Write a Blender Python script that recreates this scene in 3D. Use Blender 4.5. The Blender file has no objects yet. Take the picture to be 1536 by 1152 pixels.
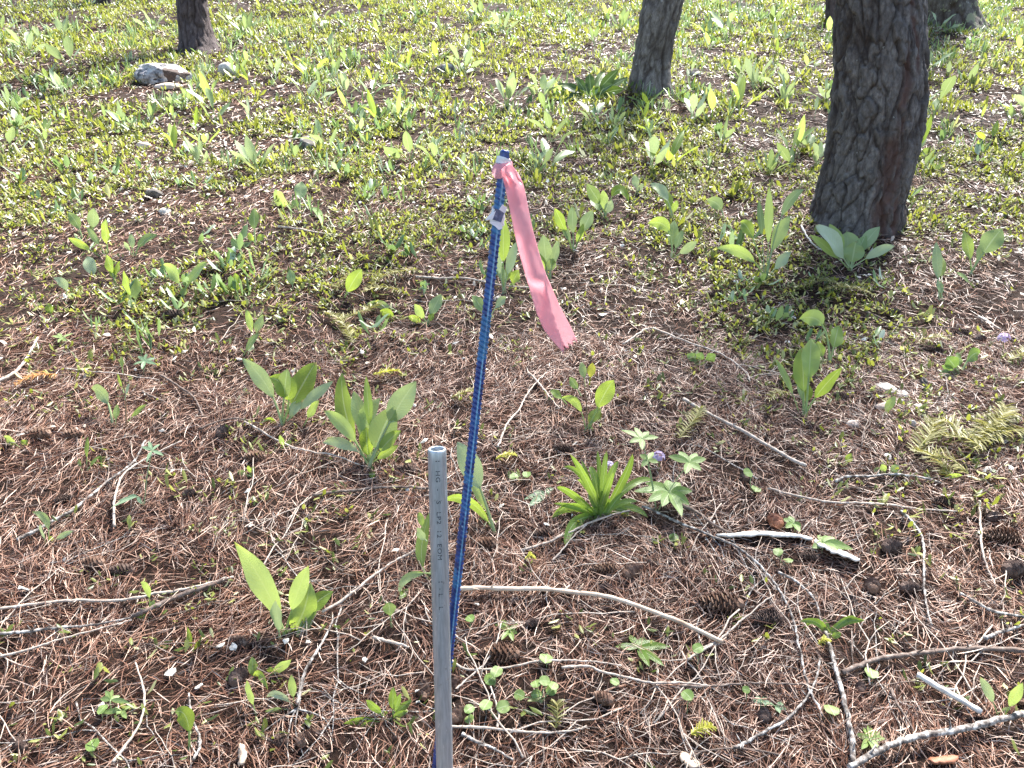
import bpy, math, random
import numpy as np
from mathutils import Vector, Matrix

random.seed(7)
RNG = np.random.default_rng(11)
R = math.radians
scene = bpy.context.scene
COL = scene.collection

# ---------------------------------------------------------------- camera, sky, sun, exposure
CAM_H, PITCH, SLOPE = 1.35, R(20.0), math.tan(R(14.0))
FPX = 1154.0                                   # focal length in photograph pixels (1536 wide)
cam_d = bpy.data.cameras.new('camera'); cam_d.sensor_width = 36.0; cam_d.lens = FPX / 1536.0 * 36.0
cam_d.clip_start = 0.02; cam_d.clip_end = 500.0
cam = bpy.data.objects.new('camera', cam_d); COL.objects.link(cam)
cam.location = (0, 0, CAM_H); cam.rotation_euler = (R(90) - PITCH, 0, 0)
scene.camera = cam

SUN_AZ, SUN_EL = R(28.0), R(54.0)              # from +Y towards +X: behind the trees, to the right
world = bpy.data.worlds.new('World'); scene.world = world; world.use_nodes = True
wn = world.node_tree
sky = wn.nodes.new('ShaderNodeTexSky'); sky.sky_type = 'NISHITA'; sky.sun_disc = False
sky.sun_elevation = SUN_EL; sky.sun_rotation = SUN_AZ
wn.links.new(sky.outputs[0], wn.nodes['Background'].inputs[0])
wn.nodes['Background'].inputs[1].default_value = 0.09
sun_d = bpy.data.lights.new('sun', 'SUN'); sun_d.energy = 5.0; sun_d.angle = R(14.0); sun_d.color = (1.0, 0.96, 0.91)
sun = bpy.data.objects.new('sun', sun_d); COL.objects.link(sun)
SUN_DIR = Vector((math.sin(SUN_AZ) * math.cos(SUN_EL), math.cos(SUN_AZ) * math.cos(SUN_EL), math.sin(SUN_EL)))
sun.rotation_euler = SUN_DIR.to_track_quat('Z', 'Y').to_euler(); sun.location = (4, 6, 12)
scene.view_settings.view_transform = 'Standard'; scene.view_settings.look = 'None'
scene.view_settings.exposure = 2.05; scene.view_settings.gamma = 1.0; scene.view_settings.use_curve_mapping = False
scene.cycles.max_bounces = 8; scene.cycles.transparent_max_bounces = 8; scene.cycles.sample_clamp_indirect = 8

# ---------------------------------------------------------------- noise, terrain, pixel to ground
def _hash(ix, iy, iz, seed):
    n = (ix.astype(np.int64) * 374761393 + iy.astype(np.int64) * 668265263 + iz.astype(np.int64) * 2147483647 + seed * 974634777) & 0xffffffff
    n = ((n ^ (n >> 13)) * 1274126177) & 0xffffffff
    n = ((n ^ (n >> 16)) * 2246822519) & 0xffffffff
    return ((n ^ (n >> 15)) & 0xffffff) / float(0xffffff)
def vnoise(x, y, z=0.0, seed=0):
    x, y, z = np.broadcast_arrays(np.asarray(x, float), np.asarray(y, float), np.asarray(z, float))
    ix, iy, iz = np.floor(x), np.floor(y), np.floor(z)
    fx, fy, fz = x - ix, y - iy, z - iz
    fx, fy, fz = [f * f * (3 - 2 * f) for f in (fx, fy, fz)]
    ix, iy, iz = ix.astype(np.int64), iy.astype(np.int64), iz.astype(np.int64)
    r = 0
    for a in (0, 1):
        for b in (0, 1):
            for c in (0, 1):
                r = r + _hash(ix + a, iy + b, iz + c, seed) * (fx if a else 1 - fx) * (fy if b else 1 - fy) * (fz if c else 1 - fz)
    return r
def fbm(x, y, z=0.0, seed=0, octs=3):
    r, a, s = 0, 0.5, 0
    for k in range(octs):
        r = r + a * vnoise(np.asarray(x) * 2 ** k, np.asarray(y) * 2 ** k, np.asarray(z) * 2 ** k, seed + k); s += a; a *= 0.5
    return r / s
def H(x, y):
    x = np.asarray(x, float); y = np.asarray(y, float)
    d = np.clip((y - 3) / 6, 0, 1)
    base = SLOPE * np.where(y > 60, 60, y)
    return base + (fbm(x * 0.9 + 31, y * 0.9 + 17, seed=3) - 0.5) * (0.05 + 0.13 * d) + (vnoise(x * 5, y * 5, seed=9) - 0.5) * 0.022 + (vnoise(x * 13, y * 13, seed=12) - 0.5) * 0.010
def Hs(x, y): return float(H(x, y))
_cp, _sp = math.cos(PITCH), math.sin(PITCH)
def ray(px, py):
    a, b = (px - 768.0) / FPX, -(py - 576.0) / FPX
    return np.array((a, _cp + b * _sp, -_sp + b * _cp))
CAMP = np.array((0, 0, CAM_H))
def P(px, py, depth): return Vector(CAMP + ray(px, py) * depth)
def depth_of(v): return float(v[1] * _cp - (v[2] - CAM_H) * _sp)
def G(px, py):
    d = ray(px, py); lo, hi = 0.3, 40.0
    t = 0.3
    while t < 40:
        p = CAMP + d * t
        if p[2] < Hs(p[0], p[1]): hi = t; break
        lo = t; t *= 1.04
    for _ in range(18):
        m = (lo + hi) / 2; p = CAMP + d * m
        if p[2] < Hs(p[0], p[1]): hi = m
        else: lo = m
    p = CAMP + d * hi
    return Vector((p[0], p[1], Hs(p[0], p[1])))
def PY(px, py, Y):
    d = ray(px, py); return Vector(CAMP + d * (Y / d[1]))
VIEW = Vector((0, -_cp, _sp))

# ---------------------------------------------------------------- object helpers
def np_mesh(name, V, F, uv=None, smooth=True, attr=None):
    """V (n,3); F (m,k) of one polygon size, or a list of such arrays."""
    me = bpy.data.meshes.new(name)
    Fs = F if isinstance(F, list) else [F]
    Fs = [np.asarray(f, np.int32) for f in Fs if len(f)]
    V = np.asarray(V, np.float32)
    me.vertices.add(len(V)); me.vertices.foreach_set('co', V.ravel())
    idx = np.concatenate([f.ravel() for f in Fs])
    cnt = np.concatenate([np.full(len(f), f.shape[1], np.int32) for f in Fs])
    start = np.concatenate([[0], np.cumsum(cnt)[:-1]]).astype(np.int32)
    me.loops.add(len(idx)); me.loops.foreach_set('vertex_index', idx)
    me.polygons.add(len(cnt)); me.polygons.foreach_set('loop_start', start)
    me.polygons.foreach_set('use_smooth', np.full(len(cnt), smooth))
    me.update(calc_edges=True)
    if uv is not None:
        l = me.uv_layers.new(name='UVMap'); l.data.foreach_set('uv', np.asarray(uv, np.float32)[idx].ravel())
    if attr:
        for k, v in attr.items():
            a = me.attributes.new(k, 'FLOAT', 'POINT'); a.data.foreach_set('value', np.asarray(v, np.float32))
    me.validate()
    return me
def link(name, me, mat=None, parent=None, loc=None):
    if mat is not None and not me.materials: me.materials.append(mat)
    o = bpy.data.objects.new(name, me); COL.objects.link(o)
    if parent is not None: o.parent = parent
    if loc is not None: o.location = loc
    return o
def tag(o, label=None, cat=None, group=None, kind=None):
    if label: o['label'] = label
    if cat: o['category'] = cat
    if group: o['group'] = group
    if kind: o['kind'] = kind
    return o
def empty(name, loc, label, cat, group=None):
    o = bpy.data.objects.new(name, None); o.empty_display_size = 0.05; COL.objects.link(o); o.location = loc
    return tag(o, label, cat, group)
class MB:
    """collects vertices, faces and uvs of one mesh"""
    def __init__(s): s.V = []; s.Q = []; s.T = []; s.U = []; s.n = 0; s.A = []
    def add(s, V, Q=None, T=None, U=None, A=None):
        V = np.asarray(V, float)
        s.V.append(V); s.U.append(np.zeros((len(V), 2)) if U is None else np.asarray(U, float))
        s.A.append(np.zeros(len(V)) if A is None else np.broadcast_to(np.asarray(A, float), (len(V),)))
        if Q is not None and len(Q): s.Q.append(np.asarray(Q) + s.n)
        if T is not None and len(T): s.T.append(np.asarray(T) + s.n)
        s.n += len(V); return s
    def mesh(s, name, org=None, smooth=True, attr=None):
        V = np.concatenate(s.V)
        if org is not None: V = V - np.asarray(org)
        F = []
        if s.Q: F.append(np.concatenate(s.Q))
        if s.T: F.append(np.concatenate(s.T))
        return np_mesh(name, V, F, np.concatenate(s.U), smooth, {attr: np.concatenate(s.A)} if attr else None)
def grid_quads(nu, nv, wrap=False):
    """quads of an nu x nv vertex grid, index = i*nv + j"""
    q = []
    for i in range(nu - 1):
        for j in range(nv if wrap else nv - 1):
            k = (j + 1) % nv
            q.append((i * nv + j, i * nv + k, (i + 1) * nv + k, (i + 1) * nv + j))
    return np.array(q)
def tube(mb, pts, rad, sides=7, caps=True, rough=0.0, seed=0):
    pts = np.asarray(pts, float); n = len(pts); rad = np.broadcast_to(np.asarray(rad, float), (n,))
    t = np.gradient(pts, axis=0); t /= np.linalg.norm(t, axis=1)[:, None] + 1e-9
    up = np.array((0.0, 0, 1)) if abs(t[:, 2]).mean() < 0.8 else np.array((0.0, 1, 0))
    a = np.cross(t, up); a /= np.linalg.norm(a, axis=1)[:, None] + 1e-9
    b = np.cross(a, t)
    th = np.arange(sides) * 2 * math.pi / sides
    rr = np.repeat(rad[:, None], sides, 1)
    if rough: rr = rr * (1 + rough * (np.random.default_rng(seed).random((n, sides)) - 0.5) * 2)
    V = pts[:, None, :] + rr[:, :, None] * (np.cos(th)[None, :, None] * a[:, None, :] + np.sin(th)[None, :, None] * b[:, None, :])
    U = np.stack(np.broadcast_arrays(np.arange(sides)[None, :] / sides, np.linspace(0, 1, n)[:, None]), -1).reshape(-1, 2)
    V = V.reshape(-1, 3); Q = grid_quads(n, sides, True)
    T = []
    if caps:
        V = np.vstack([V, pts[:1], pts[-1:]]); U = np.vstack([U, [[0, 0], [0, 1]]])
        c0, c1 = n * sides, n * sides + 1
        for j in range(sides):
            k = (j + 1) % sides
            T.append((c0, k, j)); T.append((c1, (n - 1) * sides + j, (n - 1) * sides + k))
    mb.add(V, Q, T, U); return mb
def catmull(pts, per=6):
    p = np.asarray(pts, float); p = np.vstack([2 * p[0] - p[1], p, 2 * p[-1] - p[-2]]); out = []
    for i in range(1, len(p) - 2):
        for k in range(per):
            t = k / per
            out.append(0.5 * ((2 * p[i]) + (-p[i - 1] + p[i + 1]) * t + (2 * p[i - 1] - 5 * p[i] + 4 * p[i + 1] - p[i + 2]) * t * t + (-p[i - 1] + 3 * p[i] - 3 * p[i + 1] + p[i + 2]) * t ** 3))
    out.append(p[-2]); return np.array(out)

# ---------------------------------------------------------------- materials
class NT:
    def __init__(s, name):
        s.m = bpy.data.materials.new(name); s.m.use_nodes = True; s.t = s.m.node_tree; s.b = s.t.nodes['Principled BSDF']; s.out = s.t.nodes['Material Output']
    def n(s, kind, **kw):
        x = s.t.nodes.new('ShaderNode' + kind)
        for k, v in kw.items(): setattr(x, k, v)
        return x
    def l(s, a, b): s.t.links.new(a, b)
    def setb(s, **kw):
        for k, v in kw.items(): s.b.inputs[k.replace('_', ' ')].default_value = v
    def coord(s, out='Object', scale=(1, 1, 1)):
        tc = s.n('TexCoord'); mp = s.n('Mapping'); mp.inputs['Scale'].default_value = scale
        s.l(tc.outputs[out], mp.inputs[0]); return mp.outputs[0]
    def noise(s, vec, scale, detail=4, rough=0.6):
        x = s.n('TexNoise'); x.inputs['Scale'].default_value = scale; x.inputs['Detail'].default_value = detail; x.inputs['Roughness'].default_value = rough
        s.l(vec, x.inputs['Vector']); return x.outputs['Fac']
    def ramp(s, fac, stops, interp='LINEAR'):
        x = s.n('ValToRGB'); e = x.color_ramp; e.interpolation = interp
        while len(e.elements) < len(stops): e.elements.new(0.5)
        for el, (p, c) in zip(e.elements, stops): el.position = p; el.color = (*c, 1)
        s.l(fac, x.inputs[0]); return x.outputs[0]
    def mix(s, fac, a, b, mode='MIX'):
        x = s.n('MixRGB', blend_type=mode)
        for i, v in enumerate((fac, a, b)):
            if isinstance(v, (int, float)): x.inputs[i].default_value = v
            elif isinstance(v, tuple): x.inputs[i].default_value = (*v, 1)
            else: s.l(v, x.inputs[i])
        return x.outputs[0]
    def math(s, op, a, b=0.0, clamp=False):
        x = s.n('Math', operation=op, use_clamp=clamp)
        for i, v in enumerate((a, b)):
            if isinstance(v, (int, float)): x.inputs[i].default_value = v
            else: s.l(v, x.inputs[i])
        return x.outputs[0]
    def bump(s, h, strength=0.5, dist=0.01):
        x = s.n('Bump'); x.inputs['Strength'].default_value = strength; x.inputs['Distance'].default_value = dist
        s.l(h, x.inputs['Height']); s.l(x.outputs[0], s.b.inputs['Normal'])
    def translucent(s, col, fac):
        """mixes light passing through thin tissue with the surface"""
        tr = s.n('BsdfTranslucent'); mx = s.n('MixShader'); mx.inputs[0].default_value = fac
        if isinstance(col, tuple): tr.inputs[0].default_value = (*col, 1)
        else: s.l(col, tr.inputs[0])
        s.l(s.b.outputs[0], mx.inputs[1]); s.l(tr.outputs[0], mx.inputs[2]); s.l(mx.outputs[0], s.out.inputs[0])
M = {}
def mat_leaf(name, stops, tcol, tf=0.42, rough=0.42, island=False, veins=True, rib=(0.42, 0.5, 0.26), spec=0.5):
    k = NT(name)
    if island:
        rnd = k.n('NewGeometry').outputs['Random Per Island']
    else:
        rnd = k.n('ObjectInfo').outputs['Random']
    col = k.ramp(rnd, stops)
    if veins:
        tc = k.n('TexCoord'); sx = k.n('SeparateXYZ'); k.l(tc.outputs['UV'], sx.inputs[0])
        ax = k.math('ABSOLUTE', k.math('SUBTRACT', sx.outputs[0], 0.5))
        midrib = k.math('LESS_THAN', ax, 0.035)
        vv = k.math('SINE', k.math('MULTIPLY', k.math('SUBTRACT', sx.outputs[1], k.math('MULTIPLY', ax, 0.35)), 95.0))
        nz = k.noise(k.coord('Object'), 60, 3)
        col = k.mix(k.math('MULTIPLY', nz, 0.35), col, (0.16, 0.2, 0.04))
        col = k.mix(k.math('MULTIPLY', k.math('GREATER_THAN', vv, 0.9), 0.07), col, rib)
        col = k.mix(k.math('MULTIPLY', midrib, 0.75), col, rib)
        sp = k.noise(k.coord('Object'), 130, 2, 0.5)
        col = k.mix(k.math('MULTIPLY', k.math('GREATER_THAN', sp, 0.735), 0.75), col, (0.30, 0.22, 0.07))
        tipm = k.math('MULTIPLY', k.math('GREATER_THAN', k.math('ADD', sx.outputs[1], k.math('MULTIPLY', nz, 0.28)), 1.10), k.math('GREATER_THAN', k.math('FRACT', k.math('MULTIPLY', rnd, 7.31)), 0.5))
        col = k.mix(k.math('MULTIPLY', tipm, 0.8), col, (0.34, 0.24, 0.10))
        k.bump(vv, 0.14, 0.0010)
    k.l(col, k.b.inputs['Base Color']); k.setb(Roughness=rough); k.b.inputs['Specular IOR Level'].default_value = spec
    k.translucent(k.mix(0.6, col, tcol), tf)
    return k.m
M['leaf'] = mat_leaf('broad_leaf', [(0.0, (0.15, 0.26, 0.035)), (0.45, (0.27, 0.39, 0.11)), (1.0, (0.42, 0.53, 0.27))], (0.46, 0.58, 0.05), 0.5, 0.36)
M['leaf_pale'] = mat_leaf('pale_broad_leaf', [(0.0, (0.18, 0.28, 0.07)), (0.4, (0.31, 0.41, 0.19)), (1.0, (0.49, 0.56, 0.38))], (0.37, 0.46, 0.14), 0.34, 0.34)
M['dark_leaf'] = mat_leaf('dark_shrub_leaf', [(0.0, (0.03, 0.07, 0.015)), (1.0, (0.07, 0.13, 0.03))], (0.12, 0.2, 0.02), 0.3)
M['strap'] = mat_leaf('strap_leaf', [(0.0, (0.12, 0.22, 0.03)), (1.0, (0.23, 0.35, 0.08))], (0.40, 0.56, 0.06), 0.48, 0.38)
M['lobed'] = mat_leaf('lobed_leaf', [(0.0, (0.17, 0.28, 0.06)), (1.0, (0.28, 0.38, 0.13))], (0.28, 0.44, 0.08), 0.35, 0.5)
M['bluish'] = mat_leaf('bluish_leaf', [(0.0, (0.16, 0.28, 0.15)), (1.0, (0.2, 0.32, 0.2))], (0.28, 0.42, 0.12), 0.35, 0.5)
M['herb'] = mat_leaf('low_herb_leaf', [(0.0, (0.03, 0.055, 0.012)), (0.28, (0.085, 0.125, 0.022)), (0.6, (0.21, 0.235, 0.05)), (0.86, (0.38, 0.385, 0.13)), (1.0, (0.56, 0.55, 0.33))], (0.40, 0.43, 0.05), 0.40, 0.4, True, False)
M['cool'] = mat_leaf('cool_green_tuft', [(0.0, (0.05, 0.10, 0.03)), (0.5, (0.15, 0.24, 0.09)), (0.8, (0.30, 0.40, 0.22)), (1.0, (0.52, 0.60, 0.46))], (0.26, 0.38, 0.10), 0.36, 0.34, True, False)
M['yellow'] = mat_leaf('yellow_herb', [(0.0, (0.34, 0.34, 0.03)), (1.0, (0.52, 0.50, 0.08))], (0.6, 0.58, 0.05), 0.4, 0.6, True, False)
M['sprig'] = mat_leaf('fir_needle', [(0.0, (0.09, 0.09, 0.018)), (0.5, (0.21, 0.20, 0.05)), (1.0, (0.44, 0.40, 0.16))], (0.44, 0.41, 0.07), 0.3, 0.5, True, False)
M['orange_sprig'] = mat_leaf('dead_fir_needle', [(0.0, (0.32, 0.13, 0.03)), (1.0, (0.5, 0.26, 0.08))], (0.6, 0.3, 0.05), 0.3, 0.6, True, False)
M['canopy'] = mat_leaf('canopy_needle', [(0.0, (0.04, 0.07, 0.015)), (1.0, (0.08, 0.12, 0.03))], (0.12, 0.18, 0.02), 0.25, 0.5, True, False)
def mat_simple(name, stops, rough=0.7, scale=30, bump=0.4, stretch=(1, 1, 1), island=False, dist=0.003, spec=0.3, metal=0.0):
    k = NT(name)
    v = k.coord('Object', stretch); nz = k.noise(v, scale, 5, 0.65)
    f = nz
    if island:
        f = k.math('ADD', k.math('MULTIPLY', k.n('NewGeometry').outputs['Random Per Island'], 0.75), k.math('MULTIPLY', nz, 0.25))
    k.l(k.ramp(f, stops), k.b.inputs['Base Color']); k.setb(Roughness=rough, Metallic=metal); k.b.inputs['Specular IOR Level'].default_value = spec
    if bump: k.bump(nz, bump, dist)
    return k.m
M['needle'] = mat_simple('dead_needle', [(0.0, (0.018, 0.010, 0.007)), (0.32, (0.055, 0.022, 0.013)), (0.56, (0.20, 0.092, 0.055)), (0.73, (0.42, 0.245, 0.165)), (0.88, (0.68, 0.53, 0.42)), (1.0, (0.80, 0.72, 0.62))], 0.42, 40, 0, island=True, spec=0.3)
M['litter'] = mat_simple('pale_litter', [(0.0, (0.30, 0.20, 0.13)), (0.5, (0.55, 0.46, 0.36)), (1.0, (0.8, 0.74, 0.64))], 0.5, 80, 0, island=True, spec=0.5)
M['flake'] = mat_simple('white_flake', [(0.3, (0.42, 0.36, 0.28)), (0.6, (0.72, 0.68, 0.60))], 0.55, 120, 0.3)
M['twig_dark'] = mat_simple('dark_bark_twig', [(0.3, (0.06, 0.04, 0.03)), (0.55, (0.17, 0.125, 0.10)), (0.75, (0.36, 0.31, 0.26))], 0.75, 90, 0.5)
M['twig_pale'] = mat_simple('pale_weathered_twig', [(0.25, (0.2, 0.145, 0.11)), (0.5, (0.44, 0.36, 0.29)), (0.75, (0.66, 0.58, 0.50))], 0.6, 70, 0.4)
M['twig_lichen'] = mat_simple('lichen_speckled_bark', [(0.38, (0.06, 0.048, 0.04)), (0.50, (0.22, 0.19, 0.165)), (0.62, (0.58, 0.55, 0.50))], 0.7, 75, 0.6)
M['wood'] = mat_simple('peeled_wood', [(0.3, (0.36, 0.24, 0.16)), (0.55, (0.60, 0.47, 0.35)), (0.8, (0.76, 0.66, 0.54))], 0.55, 18, 0.3, (1, 1, 1))
M['bleached'] = mat_simple('bleached_wood', [(0.3, (0.32, 0.27, 0.22)), (0.48, (0.60, 0.56, 0.50)), (0.8, (0.74, 0.72, 0.68))], 0.6, 40, 0.35)
M['orange_wood'] = mat_simple('orange_bark_chip', [(0.3, (0.22, 0.08, 0.04)), (0.8, (0.42, 0.20, 0.12))], 0.6, 40, 0.3)
M['cone'] = mat_simple('cone_scale', [(0.0, (0.04, 0.022, 0.014)), (0.45, (0.14, 0.075, 0.048)), (0.8, (0.27, 0.17, 0.115)), (1.0, (0.42, 0.31, 0.23))], 0.6, 60, 0.2, island=True)
M['old_cone'] = mat_simple('old_cone_scale', [(0.0, (0.03, 0.018, 0.014)), (0.5, (0.09, 0.055, 0.042)), (1.0, (0.22, 0.16, 0.125))], 0.75, 60, 0.2, island=True)
M['red_cone'] = mat_simple('red_cone_scale', [(0.0, (0.12, 0.04, 0.02)), (0.6, (0.32, 0.13, 0.07)), (1.0, (0.5, 0.28, 0.17))], 0.6, 60, 0.2, island=True)
M['stone'] = mat_simple('pale_stone', [(0.25, (0.26, 0.23, 0.2)), (0.5, (0.5, 0.47, 0.42)), (0.75, (0.66, 0.63, 0.57))], 0.8, 22, 0.5, dist=0.006)
M['pink_stone'] = mat_simple('pinkish_stone', [(0.25, (0.36, 0.27, 0.22)), (0.5, (0.58, 0.47, 0.39)), (0.75, (0.72, 0.62, 0.54))], 0.75, 26, 0.4, dist=0.004)
M['dark_stone'] = mat_simple('mossy_dark_stone', [(0.3, (0.03, 0.028, 0.024)), (0.52, (0.12, 0.105, 0.09)), (0.68, (0.42, 0.40, 0.36))], 0.85, 14, 0.6, dist=0.008)
M['white_petal'] = mat_leaf('white_petal', [(0.0, (0.78, 0.78, 0.74)), (1.0, (0.84, 0.83, 0.8))], (0.8, 0.8, 0.76), 0.3, 0.6, True, False)
M['purple_petal'] = mat_leaf('purple_petal', [(0.0, (0.34, 0.22, 0.46)), (0.45, (0.62, 0.52, 0.70)), (1.0, (0.82, 0.78, 0.85))], (0.6, 0.45, 0.7), 0.3, 0.6, True, False)
M['stem'] = mat_simple('green_stem', [(0.3, (0.14, 0.17, 0.04)), (0.7, (0.26, 0.28, 0.09))], 0.5, 20, 0)
M['stem_red'] = mat_simple('reddish_stem', [(0.3, (0.16, 0.09, 0.05)), (0.7, (0.3, 0.2, 0.1))], 0.5, 20, 0)

def mat_soil():
    k = NT('needle_soil'); v = k.coord('Object')
    fine = k.noise(v, 160, 8, 0.75); med = k.noise(v, 9, 5, 0.6)
    st = k.n('Mapping'); st.inputs['Scale'].default_value = (1, 3.2, 1); k.l(v, st.inputs[0])
    strand = k.noise(st.outputs[0], 120, 6, 0.7)
    c = k.ramp(strand, [(0.3, (0.006, 0.004, 0.003)), (0.52, (0.024, 0.014, 0.010)), (0.68, (0.08, 0.045, 0.03)), (0.78, (0.26, 0.17, 0.12))])
    c = k.mix(k.math('MULTIPLY', med, 0.5), c, (0.05, 0.03, 0.02))
    k.l(c, k.b.inputs['Base Color']); k.setb(Roughness=0.9); k.b.inputs['Specular IOR Level'].default_value = 0.15
    k.bump(fine, 0.8, 0.01); return k.m
M['soil'] = mat_soil()

def mat_bark(name, dark, light, red, lichen=0.5, moss=0.0):
    k = NT(name); v = k.coord('Object', (1, 1, 0.45))
    nz = k.noise(v, 48, 9, 0.78); big = k.noise(v, 6, 3); sp = k.noise(k.coord('Object'), 26, 3, 0.5)
    at = k.n('Attribute', attribute_name='fissure'); gs = k.n('Attribute', attribute_name='gash')
    pl = k.n('Attribute', attribute_name='plate')
    c = k.ramp(nz, [(0.30, tuple(x * 0.4 for x in dark)), (0.46, dark), (0.60, tuple((a + b) / 2 for a, b in zip(dark, light))), (0.74, light)])
    c = k.mix(k.math('MULTIPLY', pl.outputs['Fac'], 0.55), c, tuple(x * 0.5 for x in dark))
    c = k.mix(k.math('MULTIPLY', big, 0.45), c, tuple(x * 0.55 for x in dark))
    c = k.mix(k.math('MULTIPLY', at.outputs['Fac'], 0.75), c, tuple(x * 0.2 for x in red))
    c = k.mix(k.math('MULTIPLY', gs.outputs['Fac'], k.math('ADD', k.math('MULTIPLY', nz, 1.2), 0.1), True), c, red)
    c = k.mix(k.math('MULTIPLY', k.math('GREATER_THAN', sp, 0.745 - 0.08 * lichen), 0.7), c, (0.46, 0.45, 0.41))
    if moss:
        mz = k.noise(k.coord('Object'), 11, 4, 0.6)
        c = k.mix(k.math('MULTIPLY', k.math('GREATER_THAN', mz, 0.66 - 0.1 * moss), 0.7), c, (0.30, 0.31, 0.18))
    k.l(c, k.b.inputs['Base Color']); k.setb(Roughness=0.82); k.b.inputs['Specular IOR Level'].default_value = 0.3
    k.bump(k.noise(k.coord('Object', (1, 1, 0.7)), 120, 8, 0.8), 1.0, 0.012); return k.m
M['bark'] = mat_bark('pine_bark', (0.185, 0.16, 0.145), (0.56, 0.50, 0.45), (0.125, 0.06, 0.045), 0.25)
M['bark_far'] = mat_bark('far_pine_bark', (0.12, 0.088, 0.086), (0.30, 0.245, 0.235), (0.10, 0.05, 0.035), 0.2)
M['bark_grey'] = mat_bark('grey_pine_bark', (0.22, 0.19, 0.17), (0.6, 0.54, 0.49), (0.13, 0.07, 0.05), 0.35)
M['bark_lichen'] = mat_bark('lichened_pine_bark', (0.15, 0.13, 0.11), (0.42, 0.38, 0.33), (0.2, 0.09, 0.05), 0.5, 0.7)

def mat_paint():
    k = NT('blue_paint'); v = k.coord('Object'); nz = k.noise(v, 45, 4)
    wear = k.math('GREATER_THAN', k.noise(v, 160, 3, 0.6), 0.69)
    c = k.ramp(nz, [(0.3, (0.006, 0.014, 0.08)), (0.52, (0.01, 0.045, 0.22)), (0.75, (0.03, 0.16, 0.36))])
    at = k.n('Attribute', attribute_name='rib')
    c = k.mix(k.math('MULTIPLY', at.outputs['Fac'], 0.9), c, (0.26, 0.55, 0.74))  # paler blue along the seams: a highlight line painted into the colour
    c = k.mix(k.math('MULTIPLY', k.math('GREATER_THAN', k.noise(k.coord('Object', (1, 1, .6)), 22, 4, 0.6), 0.55), 0.5), c, (0.03, 0.20, 0.38))
    c = k.mix(k.math('MULTIPLY', wear, 0.55), c, (0.3, 0.46, 0.6))
    c = k.mix(k.math('MULTIPLY', k.math('GREATER_THAN', k.noise(v, 90, 5, 0.7), 0.66), 0.7), c, (0.16, 0.10, 0.07))
    k.l(c, k.b.inputs['Base Color']); k.setb(Roughness=0.28); k.b.inputs['Specular IOR Level'].default_value = 0.6
    k.bump(nz, 0.2, 0.001); return k.m
M['blue'] = mat_paint()
def mat_galv():
    k = NT('galvanised_steel'); v = k.coord('Object', (1, 1, 0.06)); nz = k.noise(v, 260, 5, 0.6); sp = k.noise(k.coord('Object'), 70, 4)
    c = k.ramp(nz, [(0.3, (0.34, 0.37, 0.385)), (0.7, (0.60, 0.64, 0.66))])
    c = k.mix(k.math('MULTIPLY', sp, 0.4), c, (0.34, 0.37, 0.39))
    c = k.mix(k.math('MULTIPLY', k.math('GREATER_THAN', k.noise(k.coord('Object'), 38, 6, 0.75), 0.64), 0.5), c, (0.20, 0.17, 0.145))
    c = k.mix(k.math('MULTIPLY', k.math('GREATER_THAN', k.noise(k.coord('Object', (1, 1, .15)), 420, 2, 0.5), 0.72), 0.6), c, (0.75, 0.78, 0.8))
    k.l(c, k.b.inputs['Base Color']); k.setb(Metallic=0.55)
    k.l(k.math('ADD', k.math('MULTIPLY', sp, 0.25), 0.26), k.b.inputs['Roughness']); k.bump(nz, 0.15, 0.0006); return k.m
M['galv'] = mat_galv()
def mat_flag():
    k = NT('pink_flagging'); v = k.coord('Object'); nz = k.noise(v, 26, 4)
    c = k.ramp(nz, [(0.3, (0.98, 0.48, 0.52)), (0.7, (0.98, 0.64, 0.66))])
    k.l(c, k.b.inputs['Base Color']); k.setb(Roughness=0.32); k.b.inputs['Specular IOR Level'].default_value = 0.6; k.bump(nz, 0.25, 0.004)
    k.translucent((1.0, 0.64, 0.67), 0.74); return k.m
M['flag'] = mat_flag()
M['white_tape'] = mat_simple('white_tape', [(0.3, (0.72, 0.70, 0.70)), (0.7, (0.84, 0.83, 0.83))], 0.35, 90, 0.2)
M['grey_tape'] = mat_simple('dark_sticker', [(0.35, (0.06, 0.06, 0.11)), (0.55, (0.14, 0.14, 0.22)), (0.8, (0.4, 0.4, 0.46))], 0.35, 120, 0.2)
M['ink'] = mat_simple('stamped_ink', [(0.3, (0.03, 0.033, 0.04)), (0.7, (0.07, 0.075, 0.085))], 0.7, 90, 0)
# ================================================================ SETTING: ground
def build_ground():
    def sheet(xs, ys, dz):
        X, Y = np.meshgrid(xs, ys, indexing='ij'); Z = H(X, Y) + dz
        return np.stack([X, Y, Z], -1).reshape(-1, 3), grid_quads(len(xs), len(ys))
    # one graded grid: fine near the camera, coarse towards the horizon
    ys = np.concatenate([np.arange(-6, 0.4, 0.4), np.arange(0.4, 4.0, 0.025), np.arange(4.0, 9.0, 0.06), np.arange(9.0, 20, 0.3), np.arange(20, 62, 2.0), [70, 90, 130]])
    xs = np.concatenate([np.arange(-70, -14, 4.0), np.arange(-14, -4, 0.3), np.arange(-4, 4, 0.03), np.arange(4, 14, 0.3), np.arange(14, 71, 4.0)])
    V, Q = sheet(xs, ys, 0.0)
    tag(link('ground', np_mesh('ground', V, Q), M['soil']), kind='structure')
build_ground()

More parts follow.
